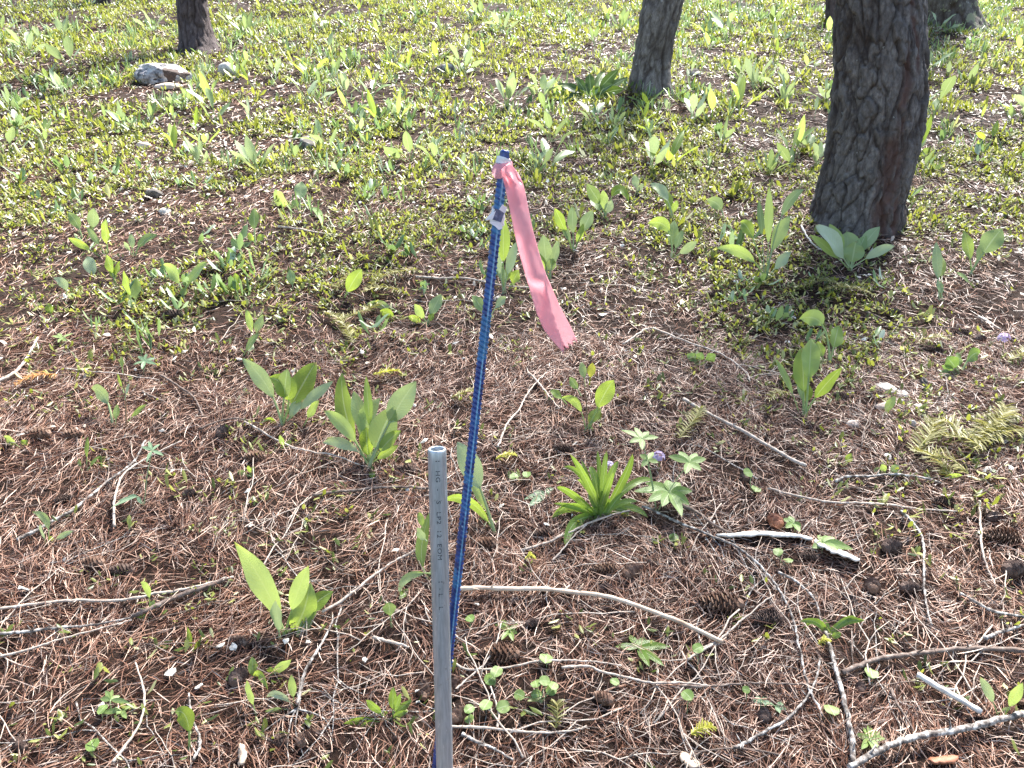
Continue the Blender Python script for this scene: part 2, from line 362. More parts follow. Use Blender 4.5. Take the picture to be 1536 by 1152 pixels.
# ================================================================ TREES
def worley(x, y, z, seed):
    """distance to nearest and second nearest cell point, and a random value of the nearest cell"""
    ix, iy, iz = [np.floor(q).astype(np.int64) for q in (x, y, z)]; f1 = np.full(x.shape, 9.0); f2 = f1.copy(); rv = np.zeros(x.shape)
    for a in (-1, 0, 1):
        for b in (-1, 0, 1):
            for c in (-1, 0, 1):
                jx, jy, jz = ix + a, iy + b, iz + c
                d = np.sqrt((jx + _hash(jx, jy, jz, seed) - x) ** 2 + (jy + _hash(jx, jy, jz, seed + 1) - y) ** 2 + (jz + _hash(jx, jy, jz, seed + 2) - z) ** 2)
                n = d < f1; f2 = np.where(n, f1, np.minimum(f2, d)); rv = np.where(n, _hash(jx, jy, jz, seed + 3), rv); f1 = np.where(n, d, f1)
    return f1, f2, rv
def bark_relief(th, z, rad, seed, amp, k=1.0):
    """plated bark: relief in metres, a 0..1 crack mask and a random value per plate"""
    cx, cy = np.cos(th) * rad, np.sin(th) * rad
    wx = (fbm(cx * 14, cy * 14, z * 9, seed + 5) - 0.5) * 0.09; wz = (fbm(cx * 11, cy * 11, z * 8, seed + 6) - 0.5) * 0.16
    f1, f2, rv = worley((cx + wx) * 15 * k, (cy + wx) * 15 * k, (z + wz) * 5.0 * k, seed)
    g1, g2, rw = worley((cx + wx * .8) * 40 * k, (cy + wx * .8) * 40 * k, (z + wz * .8) * 15 * k, seed + 40)
    crack = np.clip(1 - (f2 - f1) / 0.22, 0, 1); crk2 = np.clip(1 - (g2 - g1) / 0.25, 0, 1)
    n = vnoise((cx + wx) * 8 * k, (cy + wx) * 8 * k, z * 1.5, seed); fis = np.clip(1 - np.abs(2 * n - 1) / 0.16, 0, 1)
    n3 = fbm(cx * 110, cy * 110, z * 60, seed + 2, 2)
    rel = amp * (1.15 * (rv - .5) * (1 - crack * .7) - 0.75 * crack - 0.9 * fis + 0.55 * (rw - .5) - 0.28 * crk2 + 0.4 * (n3 - 0.5))
    return rel, np.clip(0.8 * crack ** 2 + 0.8 * fis + 0.3 * crk2 ** 2, 0, 1), np.clip(rv * .6 + rw * .4, 0, 1)
def make_trunk(Yt, prof, seed, amp, mat, sides=120, dz=0.008, gash=None, flare=0.0, topz=11.0, kk=1.0):
    """prof: (py, xl, xr) silhouette rows in photo pixels, top row first; returns (mesh, base point)"""
    rows = []
    for py, xl, xr in prof:
        a, b = PY(xl, py, Yt), PY(xr, py, Yt)
        rows.append((0.5 * (a.z + b.z), 0.5 * (a.x + b.x), 0.5 * (b.x - a.x)))
    rows.sort()
    z0, zt = rows[0][0] - 0.12, rows[-1][0]
    zs = [r[0] for r in rows]; cx = [r[1] for r in rows]; rr = [r[2] for r in rows]
    fine = np.arange(z0, zt + 0.35, dz)
    coarse = np.linspace(fine[-1] + 0.08, topz, 60)
    Z = np.concatenate([fine, coarse])
    CX = np.interp(Z, zs, cx); RR = np.interp(Z, zs, rr)
    slope = (cx[-1] - cx[-2]) / max(zs[-1] - zs[-2], 1e-3) if len(zs) > 1 else 0
    above = np.clip(Z - zt, 0, None)
    CX = CX + np.clip(slope, -0.08, 0.08) * np.minimum(above, 1.5)
    RR = RR * (1 - 0.85 * np.clip(above / (topz - zt + 1e-3), 0, 1))
    below = np.clip(rows[0][0] - Z, 0, None); RR = RR + below * 0.35
    th = np.arange(sides) * 2 * math.pi / sides
    TH, ZZ = np.meshgrid(th, Z)
    RA = np.repeat(RR[:, None], sides, 1)
    rel, fis, plt = bark_relief(TH, ZZ, RA, seed, amp, kk)
    big = (vnoise(np.cos(TH) * 1.6, np.sin(TH) * 1.6, ZZ * 1.5, seed + 3) - 0.5) * 0.16
    root = np.clip(1 - (ZZ - rows[0][0]) / 0.28, 0, 1.3) ** 2 * flare * (0.35 + 0.65 * np.clip(np.cos(3 * TH + seed), 0, 1))
    g = np.zeros_like(TH)
    if gash:
        for (ga, gz0, gz1, gw, gd) in gash:
            wob = (vnoise(ZZ * 9, 0, 0, seed + 20) - 0.5) * 0.22
            m = np.exp(-((TH - (ga + 2 * math.pi) - wob) / gw) ** 2) * np.clip((ZZ - gz0) / 0.06, 0, 1) * np.clip((gz1 - ZZ) / 0.06, 0, 1)
            m = m * np.clip(vnoise(np.cos(TH) * 9, np.sin(TH) * 9, ZZ * 16, seed + 30) * 2.6 - .3, 0, 1)
            g = np.maximum(g, m); rel = rel - gd * m
    RAD = RA * (1 + big * 0.5) + rel + root
    V = np.stack([CX[:, None] + RAD * np.cos(TH), Yt + RAD * np.sin(TH), ZZ], -1).reshape(-1, 3)
    base = Vector((CX[0], Yt, Hs(CX[0], Yt)))
    me = np_mesh('trunk', V - np.array(base), grid_quads(len(Z), sides, True), None, True, {'fissure': fis.ravel(), 'gash': np.clip(g * 1.5, 0, 1).ravel(), 'plate': plt.ravel()})
    return me, base
def crown_mesh(seed, z0=5.4, z1=12.0):  # crowns out of view, added for their dappled shade and kept sparse
    rg = np.random.default_rng(seed); mb = MB(); C, A, B_, L = [], [], [], []
    for i in range(46):
        z = z0 + (z1 - z0) * (i + rg.random()) / 46
        ln = (2.3 * (1 - (z - z0) / (z1 - z0) * 0.8)) * (0.55 + 0.6 * rg.random()); az = i * 2.4 + rg.random()
        d = np.array((math.cos(az), math.sin(az), 0.0)); droop = -0.18 - 0.15 * rg.random()
        pts = [np.array((0, 0, z)) + d * ln * t + np.array((0, 0, droop * ln * t * t + 0.1 * t)) for t in np.linspace(0, 1, 6)]
        tube(mb, pts, np.linspace(0.028, 0.006, 6), 5, False)
        for t in np.linspace(0.3, 1, 9):
            p = np.array((0, 0, z)) + d * ln * t + np.array((0, 0, droop * ln * t * t + 0.1 * t))
            p = p + rg.normal(0, 0.12, 3) * (0.4 + t)
            n = 4
            C.append(p + rg.normal(0, 0.035, (n, 3))); v = rg.normal(0, 1, (n, 3)); v[:, 2] += 0.3; v += d * 0.6
            A.append(v / np.linalg.norm(v, axis=1)[:, None]); L.append(rg.uniform(0.09, 0.17, n))
    C, A, L = np.concatenate(C), np.concatenate(A), np.concatenate(L)
    W = np.cross(A, rg.normal(0, 1, A.shape)); W /= np.linalg.norm(W, axis=1)[:, None]
    V = np.stack([C - W * 0.006, C + W * 0.006, C + A * L[:, None] + W * 0.004, C + A * L[:, None] - W * 0.004], 1).reshape(-1, 3)
    mb.add(V, np.arange(len(V)).reshape(-1, 4))
    return mb.mesh('crown', smooth=False)
CROWN = [crown_mesh(5), crown_mesh(6)]
for c_ in CROWN: c_.materials.append(M['canopy'])
TREES = [
 # front base px, radius, silhouette rows, material, amp, sides, label
 ((1284, 354), 0.20, [(0, 1252, 1381), (60, 1251, 1383), (120, 1250, 1384), (170, 1247, 1380), (220, 1241, 1373), (260, 1233, 1364), (295, 1224, 1355), (325, 1217, 1350), (352, 1210, 1347)], 'bark', 0.014, 360, 0.0038, 'thick dark pine trunk with plated bark and a rusty red gash, nearest the stake'),
 ((972, 143), 0.15, [(0, 966, 1026), (40, 958, 1016), (90, 950, 1007), (125, 945, 1006), (142, 941, 1008)], 'bark_grey', 0.010, 120, 0.012, 'leaning greyish pine trunk with a sunlit streak, behind the pink ribbon'),
 ((302, 80), 0.15, [(0, 264, 310), (30, 267, 314), (55, 270, 320), (70, 271, 327), (80, 271, 334)], 'bark_far', 0.010, 120, 0.014, 'slim dark purplish pine trunk rising behind the white lichened rock'),
 ((1426, 44), 0.26, [(0, 1384, 1462), (20, 1383, 1466), (44, 1378, 1474)], 'bark_lichen', 0.022, 110, 0.02, 'broad rough tree base with grey green lichen at the top right'),
 ((1247, 38), 0.06, [(0, 1238, 1257), (38, 1238, 1259)], 'bark_far', 0.006, 48, 0.03, 'thin dark trunk half hidden by the thick plated pine'),
 ((157, 9), 0.1, [(0, 144, 170), (9, 142, 172)], 'bark_far', 0.010, 48, 0.03, 'small dark trunk base cut off at the top left edge'),
]
TREE_XY = []
for i, (bp, rad, prof, mt, amp, sides, dz, lab) in enumerate(TREES):
    b = G(*bp); Yt = b.y + rad * 0.9
    gash = None
    if i == 0:
        zc = lambda py: PY(1300, py, Yt).z
        gash = [(-1.42, zc(370), zc(196), 0.20, 0.018), (-1.33, zc(210), zc(70), 0.09, 0.014), (-1.05, zc(120), zc(-60), 0.07, 0.008), (-1.1, zc(375), zc(280), 0.10, 0.014)]
    me, base = make_trunk(Yt, prof, 40 + i * 7, amp, M[mt], sides, dz, gash, [0.03, 0.02, 0.04, 0.06, 0.0, 0.0][i], 12.5 + b.z, 1.0 if i != 3 else 0.8)
    t = empty('pine_tree', base, lab, 'tree')
    link('trunk', me, M[mt], t)
    c = link('crown', CROWN[i % 2], None, t); c.rotation_euler = (0, 0, 1.3 * i); c.scale = (0.6, 0.6, 1) if i != 4 else (0.4, 0.4, 0.8)
    TREE_XY.append((base.x, base.y, rad))

# ================================================================ ROCKS AND STONES
def rock_mesh(seed, sx, sy, sz, rough=0.5, sub=4, step=0.0):
    import bmesh
    bm = bmesh.new(); bmesh.ops.create_icosphere(bm, subdivisions=sub, radius=1.0)
    V = np.array([v.co[:] for v in bm.verts]); F = np.array([[v.index for v in f.verts] for f in bm.faces]); bm.free()
    n = fbm(V[:, 0] * 1.3 + seed, V[:, 1] * 1.3, V[:, 2] * 1.3, seed, 4) - 0.5
    m = fbm(V[:, 0] * 5 + seed, V[:, 1] * 5, V[:, 2] * 5, seed + 9, 3) - 0.5
    r = 1 + rough * 1.6 * n + rough * 0.8 * m
    V = V * r[:, None]
    # planar breaks
    rg = np.random.default_rng(seed)
    for _ in range(12):
        d = rg.normal(0, 1, 3); d /= np.linalg.norm(d); off = rg.uniform(0.5, 0.85)
        e = np.clip(V @ d - off, 0, None); V = V - e[:, None] * d * 0.85
    return np_mesh('rock', V * np.array((sx, sy, sz)), F, None, step == 0.0)
def place_rock(px, py, wpx, hpx, mat, label, name='stone', cat='stone', seed=1, group=None, rough=0.45, rot=0.0, sub=3, sink=0.55):
    b = G(px, py + hpx * 0.35); d = depth_of(b); sx = wpx / FPX * d / 2; sz = hpx / FPX * d / 2 * 1.15
    o = link(name, rock_mesh(seed, sx, sx * 0.75, sz, rough, sub), M[mat], None, (b.x, b.y, b.z + sz * (1 - sink) - sz * 0.25))
    o.rotation_euler = (0.12, 0, rot)
    return tag(o, label, cat, group)
rk = place_rock(252, 106, 84, 42, 'dark_stone', 'large rock crusted white with lichen and reddish needles on top, below the dark left trunk', 'rock', 'rock', 3, None, 0.5, 0.2, 5)
def mat_lichen_rock():
    k = NT('white_crusted_rock'); v = k.coord('Object'); nz = k.noise(v, 16, 6, 0.7); b = k.noise(v, 5, 3)
    c = k.ramp(nz, [(0.36, (0.035, 0.03, 0.03)), (0.45, (0.22, 0.21, 0.22)), (0.60, (0.48, 0.46, 0.45))])
    c = k.mix(k.math('GREATER_THAN', b, 0.57), c, (0.07, 0.045, 0.035)); k.l(c, k.b.inputs['Base Color']); k.setb(Roughness=0.85); k.bump(nz, 0.8, 0.02); return k.m
rk.data.materials[0] = mat_lichen_rock()
STONES = [
 (346, 102, 44, 22, 'stone', 'white flat topped stone right of the large lichened rock'),
 (254, 128, 50, 10, 'pink_stone', 'pale buff stone slab just below the large lichened rock'),
 (218, 216, 38, 13, 'pink_stone', 'smooth pale oval stone on its own in the upper left'),
 (465, 212, 40, 26, 'dark_stone', 'dark speckled stone beside a broad leaved plant, upper left of the stake top'),
 (232, 288, 30, 20, 'dark_stone', 'small grey dark stone half sunk in needles at the left'),
 (670, 100, 44, 30, 'dark_stone', 'dark brown rock above and left of the stake tip'),
 (248, 315, 22, 12, 'stone', 'little white stone below the half sunk grey one'),
 (1327, 578, 40, 11, 'stone', 'long pale stone at the top of the stone cluster on the right'),
 (1349, 588, 28, 11, 'stone', 'flat grey stone near the top of the right stone cluster'),
 (1325, 607, 30, 15, 'pink_stone', 'buff stone behind the single green leaf in the right stone cluster'),
 (1346, 599, 26, 10, 'stone', 'narrow white stone right of the single leaf in the stone cluster'),
 (1381, 609, 28, 13, 'pink_stone', 'pale triangular stone at the right end of the stone cluster'),
 (1368, 632, 15, 20, 'stone', 'upright whitish stone under the triangular one'),
 (1382, 623, 10, 10, 'stone', 'tiny round pebble beside the upright whitish stone'),
 (1282, 632, 26, 16, 'pink_stone', 'grey buff stone left of the stone cluster, under a fallen twig'),
 (1384, 571, 22, 20, 'dark_stone', 'rounded grey stone above the stone cluster'),
 (1377, 1061, 16, 14, 'dark_stone', 'small dark round pebble beside the pale straight stick at lower right'),
 (1040, 108, 30, 14, 'dark_stone', 'dark flat stone just right of the leaning trunk'),
 (75, 196, 26, 10, 'pink_stone', 'pale thin stone near the left edge among herbs'),
 (1058, 250, 30, 9, 'pink_stone', 'thin pale stone lying between the ribbon and the thick trunk'),
]
for i, (px, py, w, h, mt, lab) in enumerate(STONES): place_rock(px, py, w, h, mt, lab, seed=50 + i, rot=i * 0.7)

# ================================================================ STAKE, TAPE, RIBBON, PIPE
base_pipe = G(668, 1192); base_rod = G(652.5, 1168)
top_pipe = PY(655.5, 673, base_pipe.y + 0.055); top_rod = PY(757.5, 225, base_rod.y + 0.09)
def frame_of(a, b):
    z = (b - a).normalized(); x = Vector((1, 0, 0)); x = (x - z * x.dot(z)).normalized(); y = z.cross(x); return x, y, z
def build_stake():
    t = empty('marker_stake', base_rod, 'tall blue painted ribbed steel stake leaning right with pink ribbon near its top', 'stake')
    a = base_rod - (top_rod - base_rod).normalized() * 0.12; X, Y, Z = frame_of(a, top_rod); L = (top_rod - a).length
    N = 24; r0 = 0.0067; dz = 0.0012; n = int(L / dz); s = np.linspace(0, L, n); th = np.arange(N) * 2 * math.pi / N
    S, T = np.meshgrid(s, th, indexing='ij')
    pitch = 0.0078; ph = ((S + 0.003 * np.cos(T)) / pitch) % 1.0
    ribh = np.clip(1 - np.abs(ph - 0.5) / 0.2, 0, 1)
    ribh = np.clip(ribh * 1.6, 0, 1) * (0.55 + 0.6 * vnoise(S * 90, T * 0.8, 0, 77))
    smooth_top = np.clip((L - 0.012 - S) / 0.004, 0, 1)
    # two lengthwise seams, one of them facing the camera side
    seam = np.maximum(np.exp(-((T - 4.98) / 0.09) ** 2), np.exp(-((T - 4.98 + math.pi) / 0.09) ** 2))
    rad = r0 + 0.0012 * ribh * smooth_top * (1 - 0.6 * seam) + 0.0012 * seam * smooth_top + 0.0002 * (vnoise(S * 200, T * 3, 0, 3) - 0.5)
    rad[-3:] *= np.array((0.97, 0.88, 0.6))[:, None]
    attr = np.clip(seam * 1.1 * (0.55 + 0.6 * vnoise(S * 60, T, 0, 8)), 0, 1) * (S < L - 0.02)  # mask of the highlight painted along the seams
    V = np.array(a)[None, None] + S[..., None] * np.array(Z) + rad[..., None] * (np.cos(T)[..., None] * np.array(X) + np.sin(T)[..., None] * np.array(Y))
    V = V.reshape(-1, 3); Q = grid_quads(n, N, True); top = len(V)
    V = np.vstack([V, [np.array(top_rod)]])
    T3 = [((n - 1) * N + j, (n - 1) * N + (j + 1) % N, top) for j in range(N)]
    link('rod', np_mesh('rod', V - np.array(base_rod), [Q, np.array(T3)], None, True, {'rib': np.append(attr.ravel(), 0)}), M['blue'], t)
    def on_rod(py):                                          # point of the rod axis seen at that height
        best = min(np.linspace(0, L, 1500), key=lambda q: abs(proj(a + Z * q)[1] - py)); return best
    def proj(p):
        q = np.array(p) - CAMP; d = q[1] * _cp - q[2] * _sp; u = q[1] * _sp + q[2] * _cp
        return 768 + FPX * q[0] / d, 576 - FPX * u / d
    def wrap(name, py0, py1, r, mat, seed):
        s0, s1 = on_rod(py1), on_rod(py0); k = 14; S, T = np.meshgrid(np.linspace(s0, s1, 12), np.arange(k) * 2 * math.pi / k, indexing='ij')
        rr = r + 0.0022 * (vnoise(S * 260, T * 1.7, 0, seed) - 0.4)
        S2 = S + 0.003 * np.sin(T + seed)
        V = np.array(a)[None, None] + S2[..., None] * np.array(Z) + rr[..., None] * (np.cos(T)[..., None] * np.array(X) + np.sin(T)[..., None] * np.array(Y))
        return link(name, np_mesh(name, V.reshape(-1, 3) - np.array(base_rod), grid_quads(12, k, True)), mat, t)
    wrap('tape_band', 238, 249, 0.0104, M['white_tape'], 4)
    st = wrap('sticker', 312, 336, 0.0098, M['white_tape'], 6); st['label'] = 'crumpled white and grey sticker wrapped round the rod'
    # crumpled flaps of the sticker: a dark printed patch and loose white corners
    s = on_rod(322); c = np.array(a + Z * s)
    def flap(name, pts, mat):
        v = np.array([c + p[0] * np.array(X) - p[1] * np.array(Y) * 1.0 + p[2] * np.array(Z) for p in pts])
        v2 = v + np.array(Y) * 0.0008
        F = [np.array([(0, 1, 2, 3)]), np.array([(7, 6, 5, 4)]), np.array([(0, 4, 5, 1), (1, 5, 6, 2), (2, 6, 7, 3), (3, 7, 4, 0)])]
        link(name, np_mesh(name, np.vstack([v, v2]) - np.array(base_rod), [np.concatenate(F)], None, False), mat, st)
    flap('printed_patch', [(-0.009, 0.0115, -0.006), (0.006, 0.0135, -0.009), (0.009, 0.0122, 0.005), (-0.004, 0.0118, 0.009)], M['grey_tape'])
    flap('loose_corner', [(-0.017, 0.0115, -0.009), (-0.006, 0.0125, -0.006), (-0.003, 0.0120, 0.006), (-0.011, 0.0105, 0.0)], M['white_tape'])
    flap('loose_corner', [(-0.009, 0.0135, -0.010), (0.004, 0.0145, -0.0195), (0.009, 0.013, -0.017), (0.005, 0.0125, -0.008)], M['white_tape'])
    flap('loose_corner', [(0.001, 0.0125, 0.008), (0.009, 0.0125, 0.004), (0.012, 0.0115, 0.011), (0.005, 0.0115, 0.0155)], M['white_tape'])
    # ribbon: knot round the rod and the hanging tail
    dR = depth_of(top_rod) - 0.012
    kb = P(757, 255, dR)
    rb = empty('flagging_ribbon', kb, 'bright pink plastic flagging ribbon tied to the blue stake, tail hanging to the right', 'ribbon')
    mb = MB(); s0, s1 = on_rod(264), on_rod(242); k = 26; S, T = np.meshgrid(np.linspace(s0, s1, 16), np.arange(k) * 2 * math.pi / k, indexing='ij')
    rr = 0.0098 + 0.0046 * np.sin(math.pi * (S - s0) / (s1 - s0)) + 0.0035 * (vnoise(S * 190 + T * 1.3, T * 2.0, 0, 15) - 0.5)
    S2 = S + 0.0045 * np.sin(T * 1 + 0.9)
    V = np.array(a)[None, None] + S2[..., None] * np.array(Z) + rr[..., None] * (np.cos(T)[..., None] * np.array(X) + np.sin(T)[..., None] * np.array(Y))
    mb.add(V.reshape(-1, 3), grid_quads(16, k, True))
    link('knot', mb.mesh('knot', kb), M['flag'], rb)
    E = [(750, 256, 764, 243, .006), (754, 268, 779, 262, .004), (757, 278, 785, 276, 0), (762, 301, 789, 294, -.006), (768, 330, 795, 325, -.010), (773, 356, 801, 352, -.013), (781, 388, 810, 384, -.016),
         (790, 419, 820, 414, -.018), (796, 440, 829, 435, -.016), (804, 468, 840, 460, -.020), (815, 494, 855, 488, -.024), (827, 510, 861, 501, -.026), (843, 527, 864, 509, -.028)]
    E = np.array(E, float); n = 110
    tt = np.linspace(0, len(E) - 1, n); Ei = np.stack([np.interp(tt, range(len(E)), E[:, j]) for j in range(5)], 1)
    for _ in range(2): Ei[1:-1] = (Ei[:-2] + 2 * Ei[1:-1] + Ei[2:]) / 4
    m = 23; rows = []
    for i in range(n):
        f = i / (n - 1); lx, ly, rx, ry, dd = Ei[i]
        fold = float(np.clip((f - 0.58) / 0.06, 0, 1))                       # below the crease the right side turns up
        for j in range(m):
            u = j / (m - 1)
            crease = 0.0022 * abs(((f * 7.3 + u * 0.9) % 1) - .5) + 0.0018 * abs(((f * 3.1 - u * 1.3) % 1) - .5) + 0.0012 * (float(vnoise(f * 40, u * 5, 0, 5)) - .5)
            cup = crease + 0.006 * math.sin(math.pi * u) * (1 - fold) + 0.0015 * math.sin(f * 23 + u * 5)
            line = 0.86 - 0.55 * max(0.0, (f - 0.58) / 0.42)                 # fold line wandering left downwards
            turn = fold * max(0.0, (u - line)) * 0.085
            pinch = 0.007 * math.exp(-((f - 0.12) / 0.05) ** 2) * math.sin(u * 9)
            jag = 3.5 * math.sin(u * 21) + 3 * math.sin(u * 47) if i == n - 1 else 0
            rows.append(P(lx + (rx - lx) * u + jag * 0.5, ly + (ry - ly) * u + jag, dR + dd - cup + turn + pinch))
    V = np.array([r[:] for r in rows]); tail = np_mesh('tail', V - np.array(kb), grid_quads(n, m))
    o = link('tail', tail, M['flag'], rb)
    sm = o.modifiers.new('thickness', 'SOLIDIFY'); sm.thickness = 0.0003
build_stake()

def build_pipe():
    t = empty('metal_pipe', base_pipe, 'short hollow grey galvanised metal pipe standing upright in front of the blue stake', 'pipe')
    a = base_pipe - (top_pipe - base_pipe).normalized() * 0.12; X, Y, Z = frame_of(a, top_pipe); L = (top_pipe - a).length
    ro, ri = 0.0139, 0.0098; N = 48; th = np.arange(N) * 2 * math.pi / N
    prof = [(ro, 0.0)] + [(ro, s) for s in np.linspace(0.02, L - 0.0025, 60)] + [(ro - 0.0006, L - 0.0008), (ro - 0.0013, L), (ri + 0.0006, L), (ri, L - 0.0012)] + [(ri, L - q) for q in np.linspace(0.01, 0.30, 8)]
    prof = np.array(prof); RR = np.repeat(prof[:, 0:1], N, 1); SS = np.repeat(prof[:, 1:2], N, 1); T = np.repeat(th[None], len(prof), 0)
    V = np.array(a) + SS[..., None] * np.array(Z) + RR[..., None] * (np.cos(T)[..., None] * np.array(X) + np.sin(T)[..., None] * np.array(Y))
    o = link('tube', np_mesh('tube', V.reshape(-1, 3) - np.array(base_pipe), grid_quads(len(prof), N, True)), M['galv'], t)
    # stamped characters running down the pipe, wrapped round it
    items = [('I', 692), ('HG', 715), ('-', 735), ('S', 754), ('LP2', 777), ('12', 801), ('EOM', 828), ('I', 873), ('- L', 889), ('L', 912)]
    dg = bpy.context.evaluated_depsgraph_get(); mb = MB()
    def pyz(py):                                             # distance along the pipe seen at that image row
        best = None
        for q in np.linspace(0, L, 1200):
            p = np.array(a + Z * q - Y * ro) - CAMP; d = p[1] * _cp - p[2] * _sp; u = p[1] * _sp + p[2] * _cp; yy = 576 - FPX * u / d
            if best is None or abs(yy - py) < best[0]: best = (abs(yy - py), q)
        return best[1]
    for txt, py in items:
        cu = bpy.data.curves.new('lettering', 'FONT'); cu.body = txt; cu.size = 0.0125; cu.align_x = 'CENTER'; cu.align_y = 'CENTER'; cu.resolution_u = 3; cu.space_character = 1.15
        ob = bpy.data.objects.new('lettering', cu); COL.objects.link(ob); bpy.context.view_layer.update()
        me = bpy.data.meshes.new_from_object(ob.evaluated_get(bpy.context.evaluated_depsgraph_get()))
        v = np.array([q.co[:] for q in me.vertices]); s = pyz(py)
        ang = -math.pi / 2 + 0.10 + v[:, 1] / ro * 0.72; rr = ro + 0.0003; ss = s - v[:, 0] * 1.0
        W = np.array(a) + ss[:, None] * np.array(Z) + rr * (np.cos(ang)[:, None] * np.array(X) + np.sin(ang)[:, None] * np.array(Y))
        tris = []
        for p in me.polygons:
            vs = list(p.vertices)
            for i in range(1, len(vs) - 1): tris.append((vs[0], vs[i], vs[i + 1]))
        mb.add(W, None, np.array(tris))
        bpy.data.objects.remove(ob); bpy.data.curves.remove(cu); bpy.data.meshes.remove(me)
    link('lettering', mb.mesh('lettering', base_pipe, False), M['ink'], t)
build_pipe()
# ================================================================ LEAVES AND PLANTS
def leaf_geo(mb, B, T, w, C=None, bow=0.12, roll=None, pf=0.32, shape='ovate', fold=0.18, wave=0.10, n=10, rg=random, facing=None, petr=None):
    """one leaf from B to tip T of full blade width w; its petiole takes the fraction pf of its length"""
    B, T = Vector(B), Vector(T); ln = (T - B).length
    if C is None: C = (B + T) / 2 + Vector((0, 0, 1)) * ln * bow
    def q(t): return B * (1 - t) ** 2 + C * 2 * t * (1 - t) + T * t * t
    def dq(t): return ((C - B) * (1 - t) + (T - C) * t).normalized()
    if roll is None: roll = rg.uniform(-0.55, 0.55)
    pr = petr or min(0.0034, max(0.0013, w * 0.075))
    # petiole
    if pf > 0.04:
        ts = np.linspace(0, pf + 0.03, 5); tube(mb, [q(t)[:] for t in ts], [pr * 1.25, pr * 1.15, pr, pr * 0.9, pr * 0.7], 5, False)
        u = mb.U[-1]; u[:, 0] = 0.5; u[:, 1] = 0.02
    us = (-1, -0.55, 0, 0.55, 1); V, U = [], []
    ph = rg.uniform(0, 6.28); k = rg.uniform(8, 13)
    for i in range(n):
        s = i / (n - 1); t = pf + (1 - pf) * s; p = q(t); tg = dq(t)
        f = VIEW if facing is None else facing
        side = tg.cross(f)
        if side.length < 1e-3: side = Vector((1, 0, 0))
        side.normalize(); nrm = side.cross(tg).normalized()
        side = side * math.cos(roll) + nrm * math.sin(roll); nrm = side.cross(tg).normalized()
        if shape == 'ovate': pr_ = math.sin(math.pi * min(1, s ** 0.95)) ** 0.8 * (1.04 - 0.18 * s)
        elif shape == 'obovate': pr_ = math.sin(math.pi * s ** 1.35) ** 0.75
        elif shape == 'strap': pr_ = math.sin(math.pi * (0.06 + 0.94 * s) ** 0.9) ** 0.55
        elif shape == 'round': pr_ = math.sqrt(max(0, 1 - (2 * s - 1) ** 2))
        else: pr_ = math.sin(math.pi * s ** 0.85) ** 0.9
        hw = w / 2 * max(pr_, 0.02) / max(0.75, math.cos(roll))
        for u in us:
            wob = wave * w * 0.5 * abs(u) ** 2 * math.sin(k * s + ph + (1.6 if u > 0 else 0))
            V.append((p + side * (u * hw) + nrm * (fold * abs(u) * hw + wob))[:]); U.append((0.5 + u * 0.5, s))
    mb.add(V, grid_quads(n, 5), None, U)
def plant(name, label, cat, base, leaves, group=None, mat='leaf', shape='ovate', pf=0.3, seed=0, fold=0.2, wave=0.12, spread=0.45, bow=0.1, stalk=None):
    """leaves: (tip x, tip y, width px[, options]) in photo pixels; every leaf becomes a part"""
    b = G(*base); b.z += 0.004; d = depth_of(b); rg = random.Random(seed * 977 + int(base[0]) * 31 + int(base[1]))
    t = empty(name, b, label, cat, group)
    if stalk:
        mb = MB(); pts = [b] + [P(x, y, d) for x, y in stalk]; cp = catmull([p[:] for p in pts], 5)
        tube(mb, cp, np.linspace(0.0026, 0.0011, len(cp)), 6); link('stem', mb.mesh('stem', b), M['stem_red'], t)
    for L in leaves:
        tx, ty, w = L[:3]; o = L[3] if len(L) > 3 else {}
        if 'b' in o:
            lb = P(o['b'][0], o['b'][1], d + rg.uniform(-0.02, 0.02)) if o.get('air') else G(*o['b'])
        else: lb = b + Vector((rg.uniform(-.008, .008), rg.uniform(-.008, .008), -0.004))
        dl = depth_of(lb); ln = math.hypot(tx - (o['b'][0] if 'b' in o else base[0]), ty - (o['b'][1] if 'b' in o else base[1])) / FPX * dl
        dd = o.get('d', rg.uniform(-spread, spread)) * ln
        tip = P(tx, ty, dl + dd)
        g = Hs(tip.x, tip.y) + 0.006
        if tip.z < g: 
            tip = G(tx, ty); tip.z += 0.010
        C = None
        if 'm' in o:
            md = P(o['m'][0], o['m'][1], dl + dd * 0.5)
            if md.z < Hs(md.x, md.y) + 0.012: md = G(*o['m']); md.z += 0.022
            C = md * 2 - (lb + tip) / 2
        mb = MB(); leaf_geo(mb, lb, tip, w / FPX * dl, C, o.get('bow', rg.uniform(0.3, 1.4) * bow), o.get('r', None), o.get('pf', pf), o.get('s', shape), o.get('f', fold), o.get('w', wave), 10, rg)
        link('leaf', mb.mesh('leaf', b), M[o.get('mat', 'leaf_pale' if mat == 'leaf' and rg.random() < (.55 if base[1] < 470 else .3) else mat)], t)
    return t
def broad(label, base, leaves, **kw): return plant('broadleaf_plant', label, 'plant', base, leaves, group=kw.pop('group', 'broad leaved plants'), **kw)

